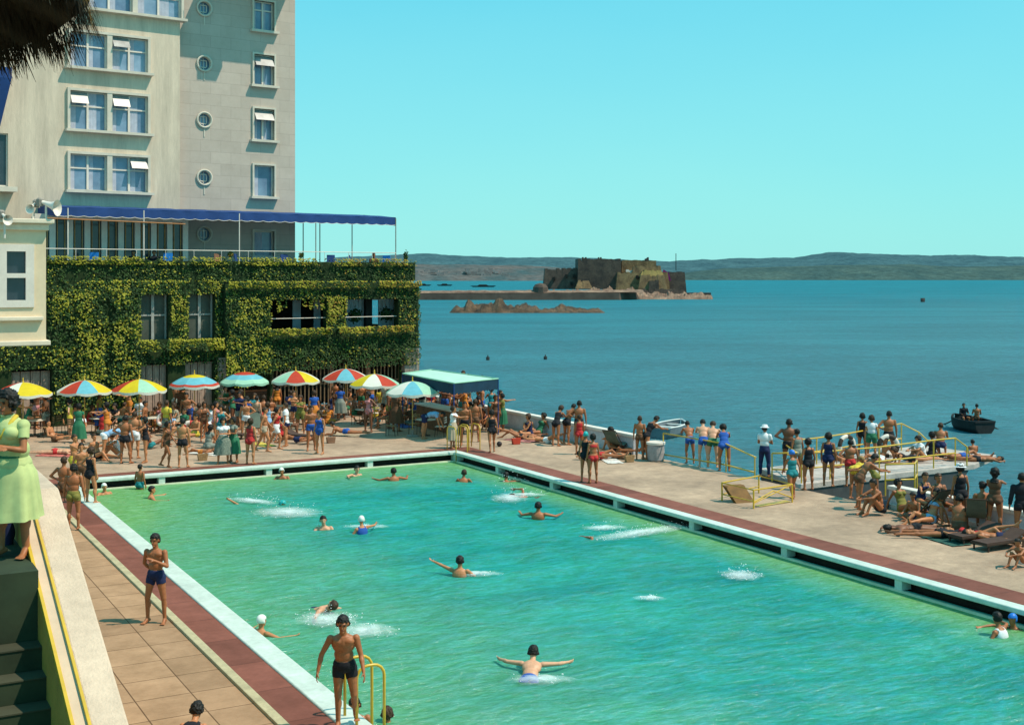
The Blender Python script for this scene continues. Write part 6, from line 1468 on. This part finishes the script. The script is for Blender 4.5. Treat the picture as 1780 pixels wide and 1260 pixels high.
swim(1051,944,-120,'crawl','fast swimmer, only a dark head ahead of the long foam trail',-.26,wear=T_('navy'),skin=1,hair=SH)
swim(456,875,80,'legup','swimmer in teal cap kicking one leg above the water near the far left',-.20,wear=S_('black'),skin=0,hair=CT,fem=True)
swim(494,832,0,'tread2','swimmer in a white cap near the second gutter support from the left',-.36,skin=1,hair=CW)
swim(613,826,30,'tread3','swimmer with dark hair just below the third gutter support',-.38,skin=2,hair=SH)
swim(685,835,200,'tread','swimmer with bare shoulders in the middle of the far pool end',-.36,skin=1,hair=SH)
swim(803,838,180,'tread2','lone swimmer near the far right corner of the pool',-.36,skin=1,hair=SB)
swim(877,838,150,'tread3','dark head swimming close below the right pool edge',-.44,skin=1,hair=SH)
swim(260,866,110,'tread','small dark haired swimmer in the left far shallows',-.40,skin=0,hair=SH)
swim(182,858,40,'tread2','swimmer with white cap at the left far corner of the pool',-.40,skin=0,hair=CW)
person(G(243,850,WZ)+Vector((0,0,-.6)),150,'stand','boy in teal trunks hanging on to the far pool edge at the left',T_('teal'),1,SH,h=1.4)
swim(1752,1108,200,'tread3','bather with black hair in the water at the far right border of the pool',-.30,wear=S_('white'),skin=1,hair=SH,fem=True)
swim(1768,1090,-60,'tread3','bather in blue cap close to the right gutter at the photo border',-.42,wear=S_('brown'),skin=1,hair=CBL,fem=True)
# --- far deck, front row from left to right
FR=[(184,800,120,'bend','white and blue shirted person bending over on the far deck left',(('shirt','sky'),('trunks','white')),0,SH,0),
(217,806,170,'contra','slim bather in dark trunks at the left of the far deck, hands on hips',T_('black'),1,SH,0),
(234,797,175,'stand','bather wrapped in white shorts next to the slim one in dark trunks',(('shorts','white'),),0,SB,0),
(253,804,-75,'hug','woman in black swimsuit with arms out, left part of the far deck',S_('black'),0,LG,1),
(290,812,80,'walk','girl in brown swimsuit stepping at the far pool edge beside the black trunks man',S_('brown'),1,FU,1),
(317,813,180,'contra','man in black trunks with his back to the pool near the life ring',T_('black'),0,SH,0),
(388,806,15,'folded','woman in white blouse and grey green checked skirt, arms folded',(('blouse','white'),('skirt','check')),0,FU,1),
(406,804,-40,'folded','woman in a dark flowered dress beside the one in the checked skirt',(('blouse','grey'),('skirt','green')),1,FU,1),
(435,807,160,'stand','woman in bright red swimsuit with long hair at the far pool edge',S_('red'),0,LB,1),
(459,785,100,'walk','man in beige trunks walking right behind the woman in red',T_('beige'),0,SB,0),
(480,780,95,'walk','woman in red top striding right on the far deck',(('swimsuit','red'),('shorts','white')),0,FU,1),
(497,776,-90,'stand','bather in a white shirt behind the striding red top woman',(('shirt','white'),('trunks','navy')),0,SB,0),
(541,783,20,'stand','man in blue trunks standing left of the woman in a blue swimsuit',T_('blue'),1,SH,0),
(556,789,-30,'stand','woman in blue swimsuit facing the man in blue trunks',S_('blue'),0,FB,1),
(740,763,85,'bend','person in pale blue shirt bending down under the mint parasol',(('shirt','sky'),('shorts','navy')),0,SH,0),
(787,779,70,'hug','woman in white blouse and beige skirt by the far corner ladder',(('blouse','white'),('skirt','beige')),0,FB,1),
(808,774,0,'stand','bather in dark trunks standing behind the yellow corner ladder',T_('black'),1,SH,0),
(826,768,170,'stand','bather with back turned just right of the corner ladder',T_('brown'),1,SB,0),
(855,786,190,'walk','woman in dark swimsuit walking away past the far pool corner',S_('black'),1,FU,1),
(874,750,-80,'hug','woman in green dress hugging someone at the end of the sea parapet',(('blouse','olive'),('skirt','green')),1,FU,1),
(868,747,90,'hug','man in black trunks hugging the woman in green at the parapet end',T_('black'),0,SH,0)]
for (u,v,f,po,l,wr,sk,hr_,fe_) in FR: P_(u,v,f,po,l,wr,sk,hr_,fem=bool(fe_),h=1.64 if fe_ else 1.73)
P_(314,740,190,'stand','man standing in the shade under the yellow topped ring striped parasol',(('shorts','brown'),('shirt','brown')),3,SH,h=1.76)
P_(137,778,180,'stand','person in a dark green dress with back turned at the far deck left',(('blouse','green'),('skirt','green')),1,FU,fem=True)
P_(243,742,-10,'chair','man in a pale grey shirt seated under the parasol with the orange float',(('shirt','white'),('shorts','grey')),1,SH)
P_(95,768,85,'deck','sunbather reclining on a chair at the far left deck, facing right',T_('brown'),0,SH)
P_(98,790,90,'flat','sunbather lying flat on the deck behind the woman in green',(('briefs','red'),),2,SH)
P_(600,758,260,'prone','bather in blue trunks lying on the deck right of the standing couple',T_('blue'),1,SH)
P_(350,790,270,'supine','small child lying on the far deck behind the pool edge',T_('orange'),1,SH,h=1.15)
P_(520,771,250,'supine','bather in dark trunks lying on the deck under the red panelled parasol',T_('navy'),1,SH)
P_(170,800,60,'sitback','bather sitting on the deck among the crowd at the left, leaning back',B_('black'),0,SB)
P_(205,795,-60,'sitknees','bather hugging the knees behind the slim one in dark trunks',S_('white'),0,FB,fem=True)
# seated and standing crowd below the parasols
rg=random.Random(77)
cl_m=['navy','brown','black','white','red','green','blue','grey','yellow','teal','olive','pink','orange','beige','sky']
hrs=[SH,SB,FU,FB,LG,LB]
skirts=0
AREAS=[('under the leftmost yellow parasol',12,98,722,765,6),('under the blue and red parasol',110,190,728,775,10),('near the parasol over the orange float',196,300,735,782,12),('beneath the yellow topped striped parasol',300,378,728,782,11),('beneath the red topped striped parasol',382,466,726,778,12),('under the red panelled parasol',470,556,722,766,11),('under the parasol beside the timber grille',565,630,714,738,9),('under the white and red parasol',636,690,716,752,12),('under the mint parasol',695,760,716,746,9),('beneath the square awning, left side',764,806,702,745,11),('beneath the square awning, right side',808,866,704,752,14)]
posesS=[('chair','sitting on a chair'),('chair2','leaning forward on a chair'),('sitknees','sitting with knees up'),('sitcross','sitting cross legged'),('sitback','sitting leaning back'),('chair','sitting on a chair'),('stand','standing'),('contra','standing with hand on hip'),('hug','reaching out')]
used=set()
for (lab,u0,u1,v0,v1,n) in AREAS:
    for i in range(n):
        for tr in range(30):
            c=rg.choice(cl_m); po,pt=rg.choice(posesS)
            if 'awning' in lab and rg.random()<.55: po,pt=rg.choice(posesS[6:])
            fe_=rg.random()<.5
            if (lab,c,pt,fe_) not in used: break
        used.add((lab,c,pt,fe_))
        u=u0+(u1-u0)*(i+.5)/n+rg.uniform(-3,3); v=rg.uniform(v0,v1)
        wr=(S_(c) if rg.random()<.6 else (('blouse',c),('skirt',rg.choice(cl_m))) if pt[:5]=='stand' else (('blouse',c),('shorts',c))) if fe_ else (T_(c) if rg.random()<.6 else (('shirt',c),('shorts','grey')))
        what={'swimsuit':'swimsuit','blouse':'blouse','trunks':'trunks','shirt':'shirt'}[wr[0][0]]
        P_(u,v,rg.choice([0,30,-40,90,-90,150,200,180]),po,'%s in %s %s %s %s'%('woman' if fe_ else 'man',c,what,pt,lab),wr,rg.choice([0,0,1,1,2,3]),rg.choice(hrs[2:] if fe_ else hrs[:2]),fem=fe_,h=rg.uniform(1.58,1.78),group='crowd on the far deck')
# --- along the sea parapet
P_(921,760,-70,'sitside','woman with long brown hair sitting on the deck against the sea parapet',S_('navy'),0,LB,fem=True)
P_(906,764,-100,'supine2','bather lying against the legs of the long haired woman by the parapet',B_('black'),1,SH)
P_(947,757,-60,'sitback','bather in green lounging by the sea parapet behind the standing pair',S_('green'),1,FU,fem=True)
P_(967,775,150,'lean','woman in black swimsuit, left one of the pair at the sea parapet',S_('black'),1,FB,fem=True,h=1.70)
P_(986,773,140,'lean','man in black trunks with one hand on the sea parapet, right one of the pair',T_('black'),1,SH,h=1.74)
P_(1021,772,180,'contra','man in black trunks standing alone facing the bay behind the teal cap girl',T_('black'),1,SH,h=1.76)
P_(1007,790,185,'stand','bather in a red top partly hidden behind the teal cap girl',(('swimsuit','red'),),1,SB,fem=True,h=1.5)
P_(1018,838,170,'stand','girl with teal bathing cap and black swimsuit by the right pool edge',S_('black'),1,CT,fem=True,h=1.66)
P_(1031,840,200,'stand','woman in red bikini next to the teal cap girl',K_('red'),1,FU,fem=True,h=1.60)
P_(1070,789,70,'deck','person in the deckchair near the barrel bollard with legs up, facing the sea',B_('black'),1,SH)
P_(1058,797,100,'flat','sunbather lying on the deck in front of the deckchair, white towel',(('briefs','white'),),0,SB)
P_(1042,799,90,'supine','sunbather on the deck right of the red bikini woman, knees bent',(('briefs','red'),),1,SH)
P_(1112,799,160,'stand','brown backed bather in dark trunks left of the bollard leaner',T_('brown'),1,SB,h=1.60)
P_(1124,799,120,'lean','man in black suit leaning with a hand on the barrel bollard',(('swimsuit','black'),),1,SH,h=1.72)
P_(1199,806,185,'lean','boy in blue trunks leaning on the sea handrail, leftmost of the four',T_('blue'),1,SH,h=1.62)
P_(1223,812,175,'lean','broad man in bright blue trunks leaning on the handrail, second from left',T_('blue'),2,SH,h=1.78,heavy=.12)
P_(1239,813,170,'lean','man in dark green trunks leaning on the handrail, third from left',T_('green'),2,SB,h=1.72)
P_(1259,819,175,'lean','woman in blue and black swimsuit on the handrail, rightmost of the four',S_('blue'),1,FU,fem=True,h=1.70)
P_(1329,829,150,'folded','man in white shirt, navy trousers and pale sun hat by the stair opening',(('shirt','white'),('trousers','navy')),1,SH,h=1.74,hat='white',heavy=.06)
P_(1371,822,170,'contra','tall dark tanned man in black trunks behind the child in blue cap',T_('black'),3,SH,h=1.84)
P_(1386,830,200,'stand','bather with dark hair between the tall man and the black swimsuit woman',(('swimsuit','grey'),),1,SH,h=1.62,fem=True)
P_(1377,866,190,'walk','child in bright blue cap and teal swimsuit in front of the tall dark man',S_('teal'),1,CBL,h=1.50,fem=True)
P_(1405,852,195,'stand','woman in black swimsuit beside the child in the blue cap',S_('black'),1,FU,fem=True,h=1.62)
# --- on the jetty
P_(1499,794,150,'stand','woman in black swimsuit standing on the jetty, left of the green skirt one',S_('black'),1,FU,fem=True,h=1.62)
P_(1515,800,160,'stand','woman in white top and green skirt standing on the jetty',(('blouse','white'),('shorts','green')),0,FB,fem=True,h=1.64)
P_(1545,800,178,'contra','broad shouldered man in black trunks standing on the jetty behind the lifebuoy',T_('black'),1,SH,h=1.80,heavy=.05)
P_(1583,806,-80,'prone','girl in black swimsuit lying on the jetty floor, head left',S_('black'),0,FB,fem=True)
P_(1604,803,-70,'sitknees','bather with white towel sitting on the jetty floor',(('shirt','white'),),0,FU,fem=True)
P_(1620,797,200,'sitside','large bather in black seated at the middle of the jetty rail',S_('black'),3,FU,fem=True,heavy=.15)
P_(1672,801,100,'supine','sunbather with blue towel lying near the jetty tip',T_('blue'),1,SH)
P_(1693,797,190,'sitcross','child with dark hair sitting near the jetty tip',T_('white'),1,SH,h=1.3)
P_(1700,803,80,'flat','sunbather lying along the jetty tip, head to the right',B_('black'),1,SH)
P_(1480,812,-75,'prone','bather stretched on the jetty start behind the stooping woman',B_('brown'),1,SB)
# --- right deck
P_(1488,868,130,'bend','stooping woman in a bright yellow top on the right deck',(('swimsuit','yellow'),),1,FB,fem=True,h=1.72)
P_(1496,886,100,'lean','tanned man in brown trunks right beside the stooping yellow top woman',T_('brown'),1,SH,h=1.74)
P_(1529,895,-75,'sitknees','deep tanned man sitting on the deck edge with knees drawn up, facing the pool',B_('black'),1,SH,h=1.84)
P_(1521,874,-100,'lean','bather with a straw yellow cap behind the man with knees drawn up',(('swimsuit','olive'),),1,('hair_short',2),fem=True,h=1.5)
P_(1618,912,-65,'sitback','slim woman in light bikini reclining with knees bent on the right deck',K_('sky'),0,FU,fem=True)
P_(1662,903,10,'chair','person in brown seated behind the reclining woman at the right',(('swimsuit','brown'),),1,SB,fem=True)
P_(1693,912,185,'stand','woman in black swimsuit and wide white sun hat on the right deck',S_('black'),1,FU,fem=True,h=1.68,hat='white',heavy=.1)
P_(1655,893,20,'chair2','bather seated left of the white hat woman, facing her',(('swimsuit','navy'),),0,SB,fem=True)
P_(1700,939,60,'supine2','sunbather in red swimsuit with legs raised onto the folding chair',S_('red'),0,LB,fem=True)
P_(1738,945,75,'supine','sunbather in dark blue trunks lying flat on the right deck mattress',T_('navy'),1,SH)
P_(1640,935,80,'flat','sunbather in black on the dark towel at the right deck',S_('black'),1,FU,fem=True)
P_(1573,893,20,'sitback','bather in olive sitting against the sea wall right of the man with knees drawn up',S_('olive'),1,FU,fem=True)
P_(1590,905,-50,'sitcross','boy in navy trunks sitting cross legged left of the reclining bikini woman',T_('navy'),1,SH,h=1.5)
P_(1668,925,160,'sitknees','bather in brown trunks sitting at the feet of the white hat woman',T_('brown'),1,SH)
P_(1716,922,190,'chair','man in grey trunks seated right of the white hat woman',T_('grey'),1,SH)
P_(1752,925,150,'hug','woman in brown swimsuit standing beside the folding deckchair',S_('brown'),1,LG,fem=True)
P_(1590,925,-80,'flat','man in black lying in front of the reclining bikini woman',B_('black'),3,SH)
P_(1478,846,180,'contra','thin boy in red trunks standing behind the stooping yellow woman',T_('red'),1,SH,h=1.5)
P_(1440,846,150,'stand','woman in navy swimsuit near the jetty start on the right deck',S_('navy'),1,FU,fem=True)
P_(1635,797,160,'chair2','bather in dark trunks squatting at the far jetty rail',T_('navy'),1,SB)
P_(1530,806,-60,'sitback','bather in white trunks sitting on the jetty below the lifebuoy',T_('white'),1,SH)
P_(950,770,60,'supine2','bather in white trunks lying beside the standing pair at the parapet',T_('white'),0,SH)
P_(938,752,10,'sitcross','boy in teal trunks sitting against the sea parapet',T_('teal'),0,SB,h=1.4)
P_(1088,785,-150,'sitknees','woman in brown swimsuit sitting by the deckchair near the bollard',S_('brown'),0,FU,fem=True)
P_(1777,940,170,'stand','man in dark clothes cut by the right border of the photo',(('longshirt','black'),('trunks','black')),1,SH,h=1.72)
P_(1776,985,-60,'sitknees','child with dark hair sitting at the right border on the deck',B_('white'),1,SH,h=1.2)
# --- rowing boat crew
q=Vector((bp2.x,bp2.y,SEAZ+.30))
person(q+Vector((-.30,.1,.0)),0,'chair','rower in a dark jersey, left one in the dark rowing boat',(('longshirt','black'),('shorts','black')),1,SH)
person(q+Vector((.38,-.2,.0)),170,'chair','rower with bare back, right one in the dark rowing boat',(('trunks','brown'),),1,SH)
# --- roof terrace guests
def tp(u,y,f,pose,label,**k): return person(BF(BX(u,y),y,6.9),f,pose,label,**k)
tp(650,1.0,20,'chair','guest in brown seated at the right end of the roof terrace',wear=(('shirt','brown'),('shorts','brown')),skin=1)
tp(232,1.4,-10,'chair','left guest in black seated in front of the glazed gallery',wear=(('longshirt','black'),('trousers','black')),skin=1)
tp(268,1.2,10,'chair','right guest in black seated in front of the glazed gallery',wear=(('longshirt','black'),('trousers','black')),skin=1)
tp(676,.9,-60,'deck','guest in pink reclining near the end post of the terrace awning',wear=(('swimsuit','pink'),),skin=0,fem=True)
# --- the woman in green at the left
wgY=12.0; wp=AT(22,480,wgY)
W=person(Vector((wp.x,wp.y,4.30)),-12,'green','dark haired woman in a pale green dress leaning on the stair parapet at left',(('shirt','lime'),('dress_skirt','lime')),1,('hair_full',0),fem=True,hi=True,h=1.54,heavy=.25)
W.scale=(1.02,1.02,.885)
J=BODY[('green',True,True,.25)]['J']
m=MB(); c=J['P']+J['sp']*.12
m.lathe([(.150,-.018),(.155,0),(.150,.018)],(0,0,0),28,1.03,.88)
m.v=[tuple(c+J['rt']*x+J['pf']*y+J['sp']*z_) for x,y,z_ in m.v]; m.build('belt',CL['green'],W)
m=MB(); pts=[J['N']+J['crt']*x+J['cf']*y+J['ch']*z_ for x,y,z_ in ((-.075,-.02,.035),(-.07,.06,-.01),(-.03,.12,-.09),(.0,.14,-.17),(.03,.12,-.09),(.07,.06,-.01),(.075,-.02,.035))]
m.tube(pts,.022,8); m.build('collar',CL['yellow'],W,smooth=True)
P0=AT(-6,480,12.6); person(Vector((P0.x,P0.y,4.04)),-20,'stand','person in navy at the left border behind the woman in green',(('longshirt','navy'),('trousers','navy')),1,SH)
for o_ in bpy.data.objects:
    if o_.get('label') and len(o_['label'].split())>16: print('LONG',o_.name,o_['label'])
print('people',NP,'protos',len(BODY))
# drop the unused prototypes' top-level labels
for pr in (T0,CH0,CH1,DK,LO):
    if not pr.get('label'): 
        for ch_ in list(pr.children): bpy.data.objects.remove(ch_)
        bpy.data.objects.remove(pr)
